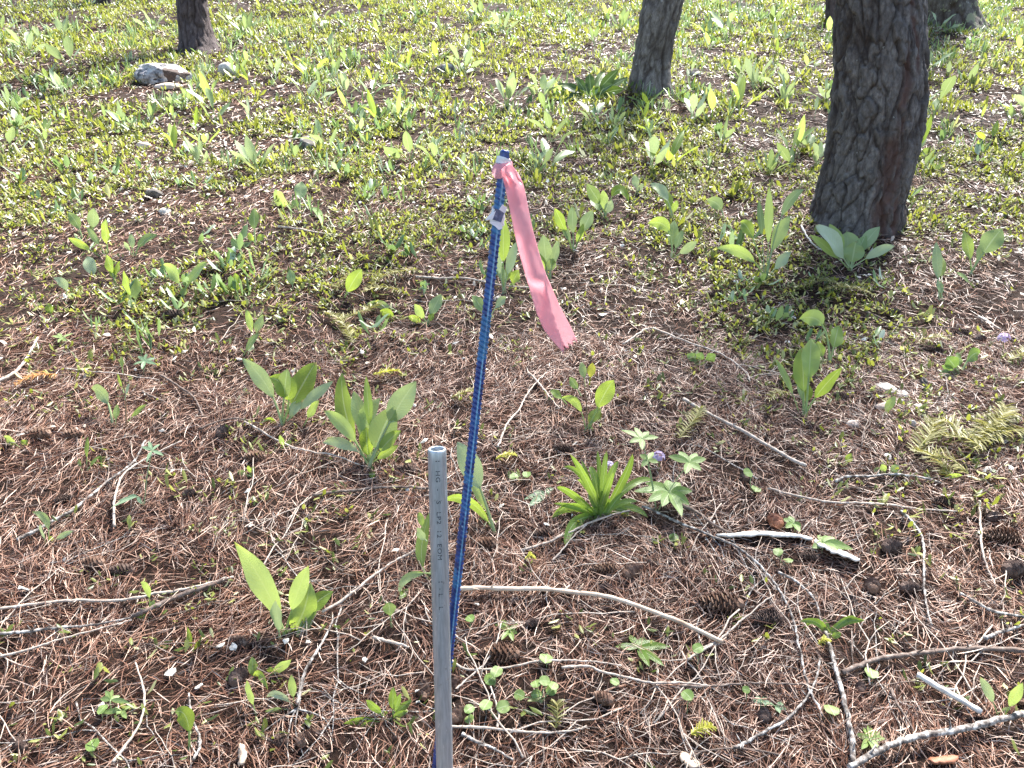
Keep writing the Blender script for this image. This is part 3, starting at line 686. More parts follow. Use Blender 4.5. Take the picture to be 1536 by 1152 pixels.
# near and middle plants, read one by one
broad('broad leaved plant with one long upright wavy leaf, left of the metal pipe', (426, 955), [
 (352, 812, 40, dict(pf=.18, r=.15, m=(398, 882), f=.1)), (463, 848, 25, dict(pf=.3, r=-.2)), (466, 872, 36, dict(pf=.12, b=(432, 948), r=-.5, m=(452, 925), w=.3)), (500, 887, 26, dict(b=(446, 955), pf=.42, m=(464, 915), r=.2)), (414, 900, 22, dict(pf=.2, r=.5)), (476, 905, 16, dict(b=(446, 955), pf=.4, r=.3))])
broad('plant of upright broad leaves beside the larger clump, left of the stake', (424, 640), [
 (363, 537, 26, dict(pf=.36, r=.1, m=(402, 582))), (404, 566, 32, dict(pf=.36, m=(432, 590), r=-.4, d=-.3)), (474, 543, 40, dict(pf=.3, r=.2)), (501, 571, 17, dict(pf=.32, m=(462, 602))), (431, 553, 24, dict(pf=.45)), (452, 600, 18, dict(pf=.3)), (398, 628, 12, dict()), (478, 600, 14, dict(b=(455, 640), pf=.3))])
broad('biggest clump of glossy green oval leaves, left of the metal pipe top', (555, 700), [
 (513, 560, 32, dict(pf=.3, r=.25, m=(522, 632))), (624, 572, 36, dict(pf=.48, r=-.15, m=(585, 632))), (571, 597, 30, dict(pf=.3, r=.4, m=(548, 640))), (592, 608, 42, dict(pf=.3, r=-.1, m=(570, 655))), (549, 640, 24, dict(pf=.25, r=.3)), (601, 646, 20, dict(pf=.35)), (484, 664, 18, dict(m=(522, 668), pf=.3)), (549, 564, 13, dict(pf=.4)), (485, 616, 20, dict(m=(520, 645), pf=.3, r=-.3)), (530, 586, 24, dict(pf=.35)), (559, 724, 10, dict(b=(558, 702), d=-.6)), (598, 668, 14, dict(pf=.3))])
broad('upright plant with a dark folded leaf before a pale one, above the stone cluster', (1204, 624), [
 (1217, 507, 32, dict(pf=.42, r=-.1)), (1203, 521, 24, dict(pf=.28, r=.7)), (1263, 551, 21, dict(pf=.42, m=(1226, 592))), (1163, 538, 10, dict(pf=.3)), (1212, 576, 16, dict(pf=.4)), (1196, 560, 10, {})])
broad('small plant with a pale leaf bent left, behind the upright dark leaved one', (1240, 548), [
 (1199, 478, 28, dict(m=(1234, 488), pf=.5, r=.2)), (1258, 489, 26, dict(pf=.4, r=-.2)), (1226, 512, 14, {})])
broad('tall thin leafed plant left of the thick trunk foot', (1148, 420), [
 (1154, 280, 12, dict(pf=.35)), (1206, 284, 15, dict(m=(1172, 325), pf=.5)), (1186, 324, 22, dict(m=(1163, 362), pf=.35, r=-.1)), (1111, 333, 18, dict(b=(1143, 400), m=(1126, 350), pf=.4)), (1074, 372, 17, dict(m=(1118, 382), pf=.3)), (1186, 378, 17, dict(pf=.3)), (1138, 300, 10, dict(pf=.5))])
broad('leafy clump growing directly in front of the thick trunk', (1274, 406), [
 (1223, 338, 32, dict(pf=.2, m=(1251, 366))), (1244, 336, 18, dict(pf=.4)), (1319, 340, 20, dict(pf=.35)), (1271, 348, 34, dict(pf=.25, r=.5)), (1342, 369, 15, dict(m=(1312, 380))), (1284, 362, 30, dict(pf=.25, r=.3)), (1215, 352, 14, {}), (1299, 352, 16, {})])
broad('plant with two spreading leaves at the right edge, right of the thick trunk', (1455, 412), [
 (1446, 346, 17, dict(pf=.3)), (1503, 343, 28, dict(pf=.4, r=.5)), (1478, 360, 16, {}), (1434, 408, 9, dict(b=(1462, 432)))])
broad('single narrow upright leaf stalk right of the thick trunk', (1411, 452), [(1404, 362, 13, dict(pf=.35)), (1412, 384, 12, dict(pf=.5)), (1406, 420, 12, {})])
broad('pair of broad leaves rising just right of the ribbon, below its middle', (862, 378), [
 (832, 312, 15, dict(pf=.4)), (890, 315, 19, dict(pf=.4)), (858, 309, 15, dict(pf=.35, r=.6)), (842, 335, 10, {}), (875, 335, 11, {})])
broad('plant with a long leaf arching to the right, right of the upper ribbon', (908, 328), [
 (880, 276, 17, dict(pf=.35, r=.5)), (943, 303, 17, dict(m=(925, 286), pf=.3)), (885, 297, 13, dict(pf=.3)), (918, 300, 14, {}), (905, 285, 14, dict(r=.5))])
broad('slim plant with one narrow standing leaf above the arching leaved one', (954, 292), [(951, 262, 12, {}), (965, 275, 8, {})])
broad('plant with drooping left leaf right of the arching leaved one', (1008, 330), [(975, 276, 18, dict(m=(997, 293), pf=.35)), (1000, 284, 14, {}), (1016, 300, 10, {})])
broad('plant with a pale leaf curving left on a long stalk, left of the thick trunk', (1009, 390), [
 (971, 336, 20, dict(m=(1000, 342), pf=.4)), (1011, 330, 16, dict(r=.5)), (1046, 362, 14, {}), (1024, 345, 12, {})])
broad('lone dark leaf standing left of the thick trunk foot', (1084, 330), [(1060, 300, 18, dict(m=(1078, 308), pf=.3, r=.4))])
broad('plant partly hidden behind the upper stake and ribbon, leaves on both sides', (757, 440), [
 (755, 326, 20, dict(pf=.35)), (775, 362, 16, dict(pf=.35, r=.5)), (749, 398, 13, {}), (738, 356, 15, dict(r=.5)), (766, 392, 12, {})])
broad('broad pale leaved plant appearing behind the right edge of the ribbon', (824, 420), [
 (815, 352, 22, dict(pf=.35)), (826, 385, 18, dict(pf=.3)), (838, 360, 14, dict(r=.5)), (806, 378, 12, {})])
broad('plant with a dark arching leaf between the stake and the ribbon', (764, 434), [(779, 405, 18, dict(pf=.3, r=.6)), (771, 425, 9, {})])
broad('two narrow leaves spread like a V just behind the middle of the stake', (733, 480), [(708, 443, 17, dict(pf=.25)), (760, 447, 12, dict(m=(748, 455), pf=.3)), (724, 460, 9, {})])
broad('pale leaf standing above two low leaves, left of the stake middle', (640, 488), [
 (662, 441, 20, dict(pf=.3)), (622, 456, 14, dict(r=.5)), (549, 457, 13, dict(b=(600, 470), d=0, m=(575, 458))), (570, 466, 16, dict(b=(600, 480), d=0)), (612, 475, 12, {}), (650, 470, 10, {})])
broad('single pale upright leaf above the yellow sprigs, left of the stake', (519, 446), [(543, 404, 22, dict(pf=.15))])
broad('plant with one bent white edged leaf on the left, left of the stake', (450, 315), [
 (414, 284, 20, dict(m=(424, 302), pf=.3, r=.5)), (452, 272, 20, dict(pf=.35)), (484, 344, 9, dict(m=(474, 322))), (440, 300, 10, {})])
broad('small upright plant with a green leaf on a stalk, upper left', (382, 368), [(381, 312, 17, dict(pf=.4)), (347, 358, 14, dict(b=(366, 384))), (396, 352, 12, {}), (372, 350, 10, {}), (360, 372, 9, {})])
broad('plant with two tall leaves and low side leaves at the left', (160, 382), [
 (158, 328, 18, dict(pf=.25, r=.5)), (141, 312, 17, dict(b=(140, 362), pf=.35)), (102, 319, 15, dict(b=(124, 360), m=(115, 335))), (102, 357, 12, dict(b=(150, 385))), (130, 340, 10, {})])
broad('plant leaning right with one long leaf at the left', (200, 385), [(236, 352, 16, dict(m=(213, 364))), (196, 350, 9, {}), (186, 362, 8, {})])
broad('pair of pale leaves on thin stalks near the left edge', (172, 425), [(130, 384, 20, dict(pf=.1, b=(142, 416))), (160, 382, 16, dict(r=.3)), (180, 392, 14, dict(r=.6)), (167, 400, 10, {})])
broad('plant of one dark and one pale leaf side by side at the left', (202, 470), [(206, 417, 18, dict(pf=.35)), (186, 406, 15, dict(r=.6, pf=.35)), (196, 448, 9, {})])
broad('two leaves spread left and right on one stalk, left of centre', (272, 450), [(245, 397, 20, dict(m=(264, 414), pf=.3)), (311, 393, 18, dict(m=(290, 415), pf=.3, r=.5)), (278, 432, 9, {})])
broad('single pale oval leaf standing alone left of centre', (354, 452), [(353, 410, 20, dict(pf=.3))])
broad('single small grey green leaf above the yellow sprigs', (440, 434), [(435, 404, 14, dict(pf=.2))])
broad('two lit yellow green leaves stacked on a stem, left of the stake', (369, 534), [
 (370, 464, 13, dict(b=(380, 504), pf=.1)), (395, 472, 16, dict(b=(383, 506), pf=.15, r=.5)), (388, 500, 12, dict(pf=.2)), (378, 515, 10, {})], stalk=[(374, 515), (381, 500)])
broad('thin plant with a leaf bent over at the far left', (100, 450), [(80, 417, 13, dict(m=(97, 428))), (72, 455, 14, dict(b=(78, 476), pf=.2)), (112, 440, 8, {})])
broad('young plant of narrow leaves around a woody stalk, right of the ribbon end', (880, 648), [
 (841, 597, 13, dict(m=(866, 606), pf=.3)), (872, 543, 12, dict(b=(878, 580), air=1)), (854, 566, 12, dict(b=(872, 594), air=1, r=.5)), (889, 544, 13, dict(b=(884, 578), air=1, mat='yellow')), (921, 570, 28, dict(m=(902, 600), pf=.35)), (825, 585, 12, dict(b=(850, 606), air=1)), (901, 612, 16, dict(r=.5, pf=.3)), (889, 646, 10, {})], stalk=[(880, 610), (876, 570)])
broad('pale leaf lifted on a tall reddish stalk, left part of the needle floor', (172, 640), [(137, 583, 24, dict(m=(158, 596), pf=.35)), (176, 606, 9, {})])
broad('thin tall bare stalk with tiny leaves, left part of the needle floor', (190, 642), [(176, 560, 6, dict(b=(186, 590), air=1)), (194, 575, 6, dict(b=(187, 600), air=1)), (220, 606, 8, dict(b=(192, 632), air=1, pf=.2)), (182, 534, 6, dict(b=(184, 560), air=1))], stalk=[(188, 600), (183, 535)])
broad('large pale leaf behind the blue stake, with a curved leaf reaching the pipe', (741, 800), [
 (686, 663, 34, dict(m=(716, 722), pf=.42, r=-.1)), (662, 752, 17, dict(m=(704, 752), pf=.1, r=.45, d=0)), (700, 700, 14, dict(r=.4))])
broad('plant growing tight behind the left side of the metal pipe', (638, 870), [
 (647, 765, 19, dict(m=(632, 826), pf=.22, r=.1)), (625, 792, 16, dict(r=.7, b=(640, 812), air=1, pf=.1)), (599, 897, 13, dict(b=(646, 860), air=1, m=(612, 866), pf=.1)), (600, 905, 11, dict(b=(616, 878), air=1)), (668, 808, 16, dict(r=.5)), (628, 768, 10, dict(b=(634, 792), air=1, pf=.1))])
broad('small dark heart shaped leaf on a short stalk, left of the metal pipe', (590, 945), [(583, 903, 20, dict(pf=.4, s='obovate'))])
broad('low rosette of spreading leaves left of the pipe foot', (584, 1082), [
 (549, 1050, 15, dict(r=.3)), (574, 1066, 14, {}), (618, 1050, 12, {}), (590, 1030, 14, dict(pf=.3)), (540, 1090, 13, {}), (602, 1040, 10, {}), (515, 1092, 12, {}), (612, 1066, 10, {})], mat='strap')
broad('single bright leaf curling over at the lower left', (283, 1126), [(262, 1068, 24, dict(m=(280, 1078), pf=.25, d=-.25))])
broad('spray of narrow green leaves in the lower left, above the forked twig', (384, 1080), [
 (378, 985, 13, dict(b=(380, 1016), pf=.05)), (370, 1020, 14, dict(r=.5)), (403, 1042, 12, dict(b=(380, 1016), m=(392, 1026), pf=.05)), (345, 1012, 12, dict(b=(346, 1026)))])
broad('narrow leaved sprout beside the forked twig at lower left', (440, 1064), [
 (437, 1012, 13, {}), (401, 1052, 12, dict(m=(420, 1056), pf=.1)), (437, 989, 15, dict(b=(404, 1014), pf=.15)), (405, 1000, 12, dict(b=(408, 1016))), (398, 1074, 10, {})])
broad('one slender upright leaf on the needle floor at lower left', (290, 980), [(281, 940, 11, dict(pf=.15))])
broad('small yellow tipped twisted leaf at the left, above crossing twigs', (223, 925), [(211, 873, 11, dict(m=(222, 886))), (206, 930, 10, {}), (232, 900, 9, {})])
broad('small sprout of three curved leaves on the left, by a thick twig', (72, 818), [(48, 768, 11, dict(m=(70, 782))), (110, 796, 9, {}), (78, 804, 8, {}), (60, 786, 9, {})])
broad('tiny sprout with two leaves by a pine cone at the far left', (30, 672), [(6, 654, 14, dict(r=.3)), (40, 660, 12, {})])
broad('tuft of low strap leaves at lower right, over the speckled stick', (1242, 956), [
 (1199, 932, 10, dict(m=(1226, 934), pf=.05)), (1297, 931, 10, dict(m=(1266, 934), pf=.05)), (1205, 950, 10, dict(m=(1222, 945), pf=.05)), (1288, 943, 10, dict(m=(1268, 942), pf=.05)), (1236, 928, 8, {}), (1262, 950, 8, {})], mat='strap', shape='strap')
broad('two upright leaves parted like a V at the lower right edge', (1503, 1074), [(1470, 1015, 14, dict(r=.2)), (1534, 1024, 14, dict(r=.5)), (1516, 1062, 8, {})])
broad('single small leaf standing in the stone cluster on the right', (1326, 624), [(1343, 594, 12, dict(pf=.15, r=.4))])
broad('single light leaf lying low right of the lobed leaves', (1262, 700), [(1278, 680, 14, dict(d=0))])
broad('low leafy plant with a white flower, left of the yellow fir sprigs', (1332, 712), [(1310, 704, 12, {}), (1348, 698, 14, {}), (1352, 714, 12, {}), (1322, 696, 10, {})])
broad('light green leaf sprout at the bottom edge of the yellow fir sprigs', (1400, 722), [(1384, 710, 8, {}), (1444, 713, 8, dict(m=(1424, 714))), (1470, 704, 10, dict(b=(1448, 686))), (1494, 716, 9, dict(b=(1484, 702)))])
broad('narrow leaf sprout left of the big glossy clump', (428, 676), [(420, 652, 9, {}), (436, 660, 8, {})])
broad('little sprout with thin leaves at left, beside a fallen twig', (128, 706), [(132, 655, 8, {}), (118, 688, 8, {}), (150, 684, 7, {})])
broad('sprout of pale leaves below the big glossy clump', (375, 716), [(372, 698, 8, {}), (382, 700, 8, {}), (356, 712, 10, {})])
broad('small leafy plant below the purple flower at the right edge', (1440, 560), [(1420, 535, 22, dict(r=.3)), (1470, 530, 22, dict(m=(1456, 535))), (1436, 528, 16, {}), (1408, 562, 12, {}), (1412, 548, 9, {})], mat='lobed')
broad('low pale leafed plant left of the upright dark leaved one', (1050, 545), [(1030, 532, 14, {}), (1074, 532, 16, {}), (1052, 528, 12, {}), (1040, 545, 9, {})], mat='lobed')
broad('dark shrubby low plant against the leaning trunk', (886, 150), [
 (838, 126, 15, {}), (862, 116, 14, {}), (884, 110, 15, {}), (906, 108, 14, {}), (928, 104, 15, {}), (942, 116, 13, {}), (848, 144, 14, {}), (920, 126, 14, {}), (876, 124, 15, {}), (900, 130, 14, {}), (830, 138, 13, {}), (936, 134, 14, {}), (858, 132, 12, {}), (912, 146, 12, {}), (890, 138, 12, {}), (822, 146, 12, {})], mat='dark_leaf', spread=.8)
broad('pale leaved plant right of the leaning trunk, beside the thick trunk', (1372, 240), [(1383, 158, 17, {}), (1398, 172, 12, {}), (1388, 200, 11, {}), (1374, 178, 10, {}), (1394, 222, 10, {}), (1386, 184, 10, {})])

# the tuft of strap leaves with purple flowers
TUFT = [(855, 681, 10), (835, 731, 11, dict(m=(860, 742))), (872, 690, 9), (896, 676, 9), (910, 676, 9, dict(r=.4)), (949, 681, 13, dict(m=(934, 720))), (979, 720, 10, dict(m=(946, 728))), (884, 700, 12), (928, 692, 11), (827, 784, 15, dict(d=0, m=(858, 772))), (848, 828, 16, dict(d=0, m=(862, 796))),
        (972, 782, 11, dict(d=0, m=(938, 772))), (944, 776, 14, dict(d=0)), (902, 736, 16, dict(m=(906, 756))), (890, 764, 11), (845, 700, 9), (920, 708, 11), (866, 720, 11), (936, 738, 9), (830, 755, 9, dict(d=0)), (912, 716, 9), (882, 740, 14), (956, 752, 9)]
plant('flowering_tuft', 'dense tuft of long strap leaves with a purple flower, right of the blue stake', 'plant', (902, 776), TUFT, mat='strap', shape='strap', pf=0.05, wave=0.08, fold=0.25, spread=0.5, bow=0.34)

def compound(label, base, sets, mat='lobed', name='lobed_leaf_plant', shape='ovate'):
    """sets: (centre px, [leaflet tips], leaflet width px): each hand-shaped leaf is one part"""
    b = G(*base); b.z += 0.003; d = depth_of(b); rg = random.Random(int(base[0]) * 7 + int(base[1]))
    t = empty(name, b, label, 'plant', 'plants with hand shaped leaves')
    for (cx, cy), tips, w in sets:
        c = P(cx, cy, d); g = Hs(c.x, c.y)
        if c.z < g + 0.02: c = G(cx, cy); c.z += 0.03; c = P(cx, cy, depth_of(c))
        mb = MB(); cp = catmull([b[:], ((b + c) / 2 + Vector((0, 0, 0.01)))[:], c[:]], 4); tube(mb, cp, 0.0012, 5, False); mb.U[-1][:, 0] = 0.5
        dc = depth_of(c)
        for tx, ty in tips:
            T = P(tx, ty, dc + (cy - ty) / FPX * dc * 1.5 + rg.uniform(-.004, .004))
            leaf_geo(mb, c, T, w / FPX * dc, None, 0.08, rg.uniform(-.3, .3), 0.0, shape, 0.15, 0.06, 7, rg, facing=Vector((0, -0.5, 0.87)))
        link('leaf', mb.mesh('leaf', b), M[mat], t)
    return t
compound('hand shaped lobed leaves spreading right of the flowering tuft', (985, 772), [
 ((1005, 738), [(950, 737), (971, 753), (993, 760), (1023, 775), (1034, 758), (1039, 737), (1020, 724), (1002, 720), (968, 724)], 17),
 ((963, 658), [(932, 645), (952, 641), (973, 647), (988, 656), (963, 675), (944, 664)], 10),
 ((1034, 694), [(1002, 684), (1018, 677), (1046, 680), (1060, 688), (1052, 706), (1028, 711)], 12),
 ((972, 690), [(960, 682), (980, 678), (988, 694), (962, 700)], 9)])
compound('pale lobed leaf lying left of the flowering tuft', (824, 748), [((818, 741), [(786, 749), (792, 761), (803, 757), (800, 738), (830, 732)], 10)], 'bluish')
compound('small palm shaped blue green leaves at the left, below scattered stones', (216, 562), [((217, 542), [(200, 547), (207, 534), (220, 530), (233, 537), (235, 547), (213, 554)], 6)], 'bluish')
compound('pale star shaped leaves beside the palm shaped ones at the left', (96, 520), [((93, 507), [(77, 504), (87, 500), (110, 500), (100, 512), (87, 514)], 6), ((122, 548), [(112, 545), (120, 540), (134, 546), (128, 552)], 6)], 'lobed')
compound('thin blue green palm shaped leaves on a tall stalk left of the metal pipe', (216, 762), [((228, 676), [(212, 670), (246, 684), (220, 694), (240, 666), (223, 662)], 6), ((206, 745), [(176, 752), (166, 762), (192, 744), (212, 756)], 6)], 'bluish')
compound('five narrow light green leaves in a star, right of the pipe foot', (959, 988), [((957, 972), [(923, 970), (944, 952), (1006, 970), (996, 999), (974, 1000), (968, 956), (984, 962)], 13)], 'strap')
compound('fresh green lobed leaf over the bleached wood strip', (1232, 832), [((1235, 815), [(1218, 822), (1228, 802), (1252, 806), (1268, 816), (1280, 824), (1258, 826), (1242, 804)], 12)], 'lobed')
compound('light lobed leaf left of the bleached wood, above the red cone', (1192, 800), [((1190, 785), [(1174, 778), (1184, 774), (1202, 790), (1200, 798), (1178, 792)], 10)], 'lobed')
compound('whorl of light green leaves at the bottom right, beside the whitish branch', (1304, 1126), [((1304, 1108), [(1282, 1102), (1294, 1090), (1304, 1084), (1320, 1098), (1328, 1108), (1318, 1122), (1292, 1124), (1308, 1122)], 10)], 'lobed')
compound('soft ferny sprout at lower left, left of the curled leaf', (168, 1072), [((166, 1050), [(150, 1048), (158, 1036), (180, 1044), (194, 1054), (168, 1034)], 8), ((182, 1066), [(196, 1060), (174, 1072), (190, 1078), (150, 1070)], 8)], 'lobed')
compound('bright lobed sprout behind the pipe foot, right of two pine cones', (766, 958), [((764, 946), [(750, 926), (778, 936), (770, 962), (752, 960), (776, 950), (742, 936)], 8)], 'strap')
compound('pale ferny sprout at the lower right, by the dark cone', (1140, 1066), [((1142, 1054), [(1128, 1050), (1150, 1046), (1160, 1056), (1134, 1044)], 8), ((1164, 1060), [(1176, 1054), (1170, 1070), (1182, 1064)], 8)], 'bluish')

# round leaved seedlings: every leaf centre read from the photograph
def seedling(label, base, cs, w=13, group='round leaved seedlings'):
    b = G(*base); b.z += 0.002; d = depth_of(b); rg = random.Random(int(base[0] * 3 + base[1]))
    t = empty('seedling', b, label, 'seedling', group)
    for cx, cy in cs:
        c = P(cx, cy, d); h = c.z - Hs(c.x, c.y)
        if h < 0.012: c = G(cx, cy); c.z += 0.014
        dc = depth_of(c); hw = w / FPX * dc / 2; az = rg.uniform(0, 6.28)
        dr = Vector((math.cos(az), math.sin(az), rg.uniform(-.25, .35))).normalized() * hw * 1.15
        mb = MB(); cp = catmull([b[:], ((b + c) / 2 + Vector((0, 0, .004)))[:], (c - dr)[:]], 4); tube(mb, cp, 0.0009, 5, False); mb.U[-1][:, 0] = 0.5
        leaf_geo(mb, c - dr, c + dr, hw * 2, None, 0.1, rg.uniform(-.3, .3), 0.0, 'round', 0.12, 0.1, 9, rg, facing=Vector((0, -0.45, 0.9)))
        link('leaf', mb.mesh('leaf', b), M['lobed'], t)
seedling('seedling with a ring of six round leaves, right of the pipe foot', (812, 1056), [(804, 1026), (817, 1022), (830, 1029), (805, 1043), (827, 1045), (779, 1043)], 16)
seedling('seedling of two large round leaves between pipe foot and six leaved ring', (742, 1080), [(729, 1058), (755, 1061)], 19)
seedling('seedling of two round leaves right beside the pipe foot', (703, 1092), [(704, 1064), (704, 1079)], 15)
seedling('round leaf pair above the two large round leaves, right of the pipe', (742, 1032), [(745, 1008), (735, 1020)], 18)
seedling('single round leaf right of the long cone behind the pipe', (820, 1002), [(819, 988)], 20)
seedling('single round leaf below the tan curved branch near the stake', (706, 950), [(705, 928)], 14)
seedling('single round leaf on the long thin twig, right of the five pointed star plant', (923, 1036), [(922, 1023)], 13)
seedling('upright round leaf at the end of the tan curved branch', (1046, 1004), [(1047, 973)], 16)
seedling('upright round leaf low, below the end of the tan curved branch', (1031, 1074), [(1031, 1043)], 18)
seedling('single round leaf above the dark lichened branch at lower right', (1308, 1026), [(1307, 1010)], 20)
seedling('single half lit round leaf beside the speckled stick', (1247, 1082), [(1247, 1065)], 22)
seedling('tiny round leaf by the dark branch at lower right', (1120, 1056), [(1119, 1035)], 11)
seedling('two small round leaves under the bleached wood strip', (1172, 852), [(1182, 841), (1167, 828)], 14)
seedling('pair of round leaves beside the two long cones in the centre', (1004, 820), [(1010, 815)], 14)
seedling('round pale leaf at the lower left, left of the curled leaf', (140, 1136), [(139, 1118)], 20)
seedling('small round leaf near the white flakes at lower left', (154, 1082), [(154, 1064)], 15)
seedling('round leaf pair left of the flowering tuft', (780, 724), [(771, 715), (790, 712)], 13)
seedling('round yellow leaf lying above the fallen fir sprig tips, right of the tuft', (1128, 742), [(1134, 734), (1122, 710)], 15)

# far plants: six built kinds, copied over the slope
def proto_plant(seed, nl, size):
    rg = random.Random(seed); mb = MB()
    for i in range(nl):
        az = i * 2.4 + rg.uniform(-.5, .5); ln = size * rg.uniform(0.65, 1.1); el = rg.uniform(0.45, 1.4)
        B = Vector((rg.uniform(-.01, .01), rg.uniform(-.01, .01), -0.01)); d = Vector((math.cos(az) * math.cos(el), math.sin(az) * math.cos(el), math.sin(el)))
        T = B + d * ln; C = B + d * ln * 0.5 + Vector((-d.x, -d.y, 0.6)) * ln * rg.uniform(-0.12, 0.34)
        leaf_geo(mb, B, T, ln * rg.uniform(0.15, 0.30), C, 0, rg.uniform(-.4, .4), rg.uniform(0.25, 0.42), rg.choice(['ovate', 'ovate', 'obovate']), 0.2, 0.14, 7, rg, facing=Vector((math.cos(az) * -0.6, math.sin(az) * -0.6, 0.7)))
    return mb.mesh('broadleaf_plant')
PROTO = [proto_plant(3 + i, n, s) for i, (n, s) in enumerate([(3, .17), (4, .20), (5, .20), (6, .22), (2, .16), (4, .24), (7, .17), (3, .21), (1, .15), (8, .20), (2, .20), (5, .14)])]
for i, m_ in enumerate(PROTO): m_.materials.append(M['leaf' if i % 3 == 1 else 'leaf_pale'])
FARPX = []
rg = random.Random(21)
while len(FARPX) < 228:
    px, py = rg.uniform(-40, 1576), rg.uniform(2, 1) * 0 + (rg.random() ** 0.85) * 262 + 3
    if rg.random() > (1.0 if py < 190 else 0.55): continue
    if py > 175 and 700 < px < 800: continue
    if any(abs(px - q[0]) < 16 and abs(py - q[1]) < 7 for q in FARPX): continue
    if 200 < px < 300 and 78 < py < 140: continue
    FARPX.append((px, py))
for i, (px, py) in enumerate(FARPX):
    g = G(px, py)
    if any((g.x - x) ** 2 + (g.y - y) ** 2 < (r * 1.25) ** 2 for x, y, r in TREE_XY): continue
    o = bpy.data.objects.new('broadleaf_plant', PROTO[rg.randrange(len(PROTO))]); COL.objects.link(o)
    s = rg.uniform(0.55, 1.25); o.location = g; o.scale = (s, s, s); o.rotation_euler = (rg.uniform(-.3, .3), rg.uniform(-.3, .3), rg.uniform(0, 6.28))
    tag(o, 'pale green broad leaved plant among low yellow green herbs on the upper slope', 'plant', 'broad leaved plants spread over the upper slope')
# ================================================================ TWIGS AND BRANCHES
def twig(label, pts, wpx, mat='twig_pale', name='twig', taper=0.55, lift=0.012, flat=1.0, group=None, side=None, kink=0.35):
    g = [G(*p) for p in pts]; rg = np.random.default_rng(abs(int(pts[0][0] * 3 + pts[0][1])))
    cp = catmull([p[:] for p in g], 7); n = len(cp)
    d = np.mean([depth_of(p) for p in g]); r = wpx / FPX * d / 2 * 0.64
    cp[:, 2] = H(cp[:, 0], cp[:, 1]); k = np.ones(5) / 5
    zpad = np.concatenate([[cp[0, 2]] * 2, cp[:, 2], [cp[-1, 2]] * 2]); cp[:, 2] = np.convolve(zpad, k, 'valid') + r * 0.7 + lift + .003
    step = np.linalg.norm(np.diff(cp, axis=0), axis=1).mean()
    cp[1:-1] += rg.normal(0, 1, (n - 2, 3)) * np.array((1, 1, 0.5)) * min(step * kink * 0.25, r * 0.9 + 0.0012)
    rad = np.linspace(1, taper, n) * r * (1 + rg.normal(0, 0.07, n))
    mb = MB(); tube(mb, cp, rad, 9, True, 0.10, abs(int(pts[0][0])))
    for q in range(max(1, n // 9)):                                           # knots and broken side stubs
        i = rg.integers(2, max(3, n - 2)); v = rg.normal(0, 1, 3); v[2] = abs(v[2]) * 0.7; v /= np.linalg.norm(v); l = rg.uniform(0.5, 1) * min(0.02, r * 5)
        tube(mb, [cp[i], cp[i] + v * (rad[i] + l * 0.4), cp[i] + v * (rad[i] + l)], [rad[i] * 0.5, rad[i] * 0.35, rad[i] * 0.25], 5)
    for s in (side or []):
        sp = catmull([G(*p)[:] for p in s], 5); sp[:, 2] = H(sp[:, 0], sp[:, 1]) + r * 0.5 + lift * 0.7
        tube(mb, sp, np.linspace(0.6, 0.25, len(sp)) * r, 6, True, 0.1, 3)
    o = Vector(cp[n // 2]); ob = link(name, mb.mesh(name, o), M[mat], None, o)
    if flat != 1.0: ob.scale = (1, 1, flat)
    return tag(ob, label, 'twig' if name == 'twig' else 'branch', group)
def branch(label, pts, wpx, mat='twig_pale', **k): return twig(label, pts, wpx, mat, 'branch', **k)
branch('long tan peeled branch curving from behind the stake to the right', [(682, 898), (720, 896), (780, 898), (845, 901), (890, 906), (940, 918), (1000, 940), (1045, 960), (1082, 978)], 11, 'wood', taper=0.9, kink=0.1, lift=0.018)
branch('speckled grey birch like stick pointing to the bottom edge at lower right', [(1236, 958), (1246, 990), (1256, 1030), (1266, 1070), (1274, 1110), (1279, 1160)], 10, 'twig_lichen', taper=1.15)
branch('long lichen spotted twig winding from the flowering tuft down to the right', [(962, 768), (1000, 785), (1050, 806), (1095, 825), (1130, 850), (1160, 884), (1185, 930), (1197, 980), (1208, 1030), (1232, 1085)], 7, 'twig_lichen', taper=.6, side=[[(1058, 812), (1070, 830), (1090, 860)], [(1150, 870), (1124, 895), (1112, 935), (1106, 950)]])
branch('straight pale broken stick at lower right with a dark end', [(1372, 1028), (1400, 1046), (1432, 1064), (1468, 1086)], 15, 'bleached', taper=.9, kink=.05, lift=.02)
branch('thick whitish branch at the bottom right corner', [(1270, 1170), (1330, 1136), (1372, 1122), (1430, 1112), (1490, 1098), (1550, 1086)], 15, 'twig_lichen', taper=1.0, lift=.02)
branch('dark lichened branch running to the right edge above the pale straight stick', [(1262, 1020), (1310, 1000), (1370, 992), (1430, 985), (1500, 986), (1550, 988)], 11, 'twig_dark', taper=1.1)
branch('slanting pale branch on the right between tuft and dark leaved plant', [(1024, 606), (1060, 628), (1091, 644), (1125, 662), (1157, 681), (1185, 698), (1208, 708)], 8, 'twig_pale', taper=1.0, kink=.15)
branch('thin wavy twig right of centre running to the right edge', [(1150, 741), (1190, 752), (1240, 762), (1290, 764), (1345, 768), (1390, 774), (1434, 776)], 6, 'twig_pale')
branch('grey twig with ends turned down above the thin wavy twig', [(1252, 732), (1268, 724), (1300, 724), (1334, 720), (1365, 723), (1392, 728), (1410, 734)], 7, 'twig_lichen')
branch('long double ended twig across the left, upper of the two crossing twigs', [(0, 924), (60, 916), (110, 911), (177, 911), (233, 901), (283, 893), (320, 884), (352, 875)], 7, 'twig_pale', taper=.8)
branch('dark thick twig under the long twig at left', [(200, 936), (233, 922), (258, 910), (283, 900), (320, 888), (342, 878)], 11, 'twig_dark', taper=1.0)
branch('long thin twig at left edge just below the dark thick one', [(0, 962), (45, 958), (83, 953), (140, 948), (200, 937)], 8, 'twig_lichen')
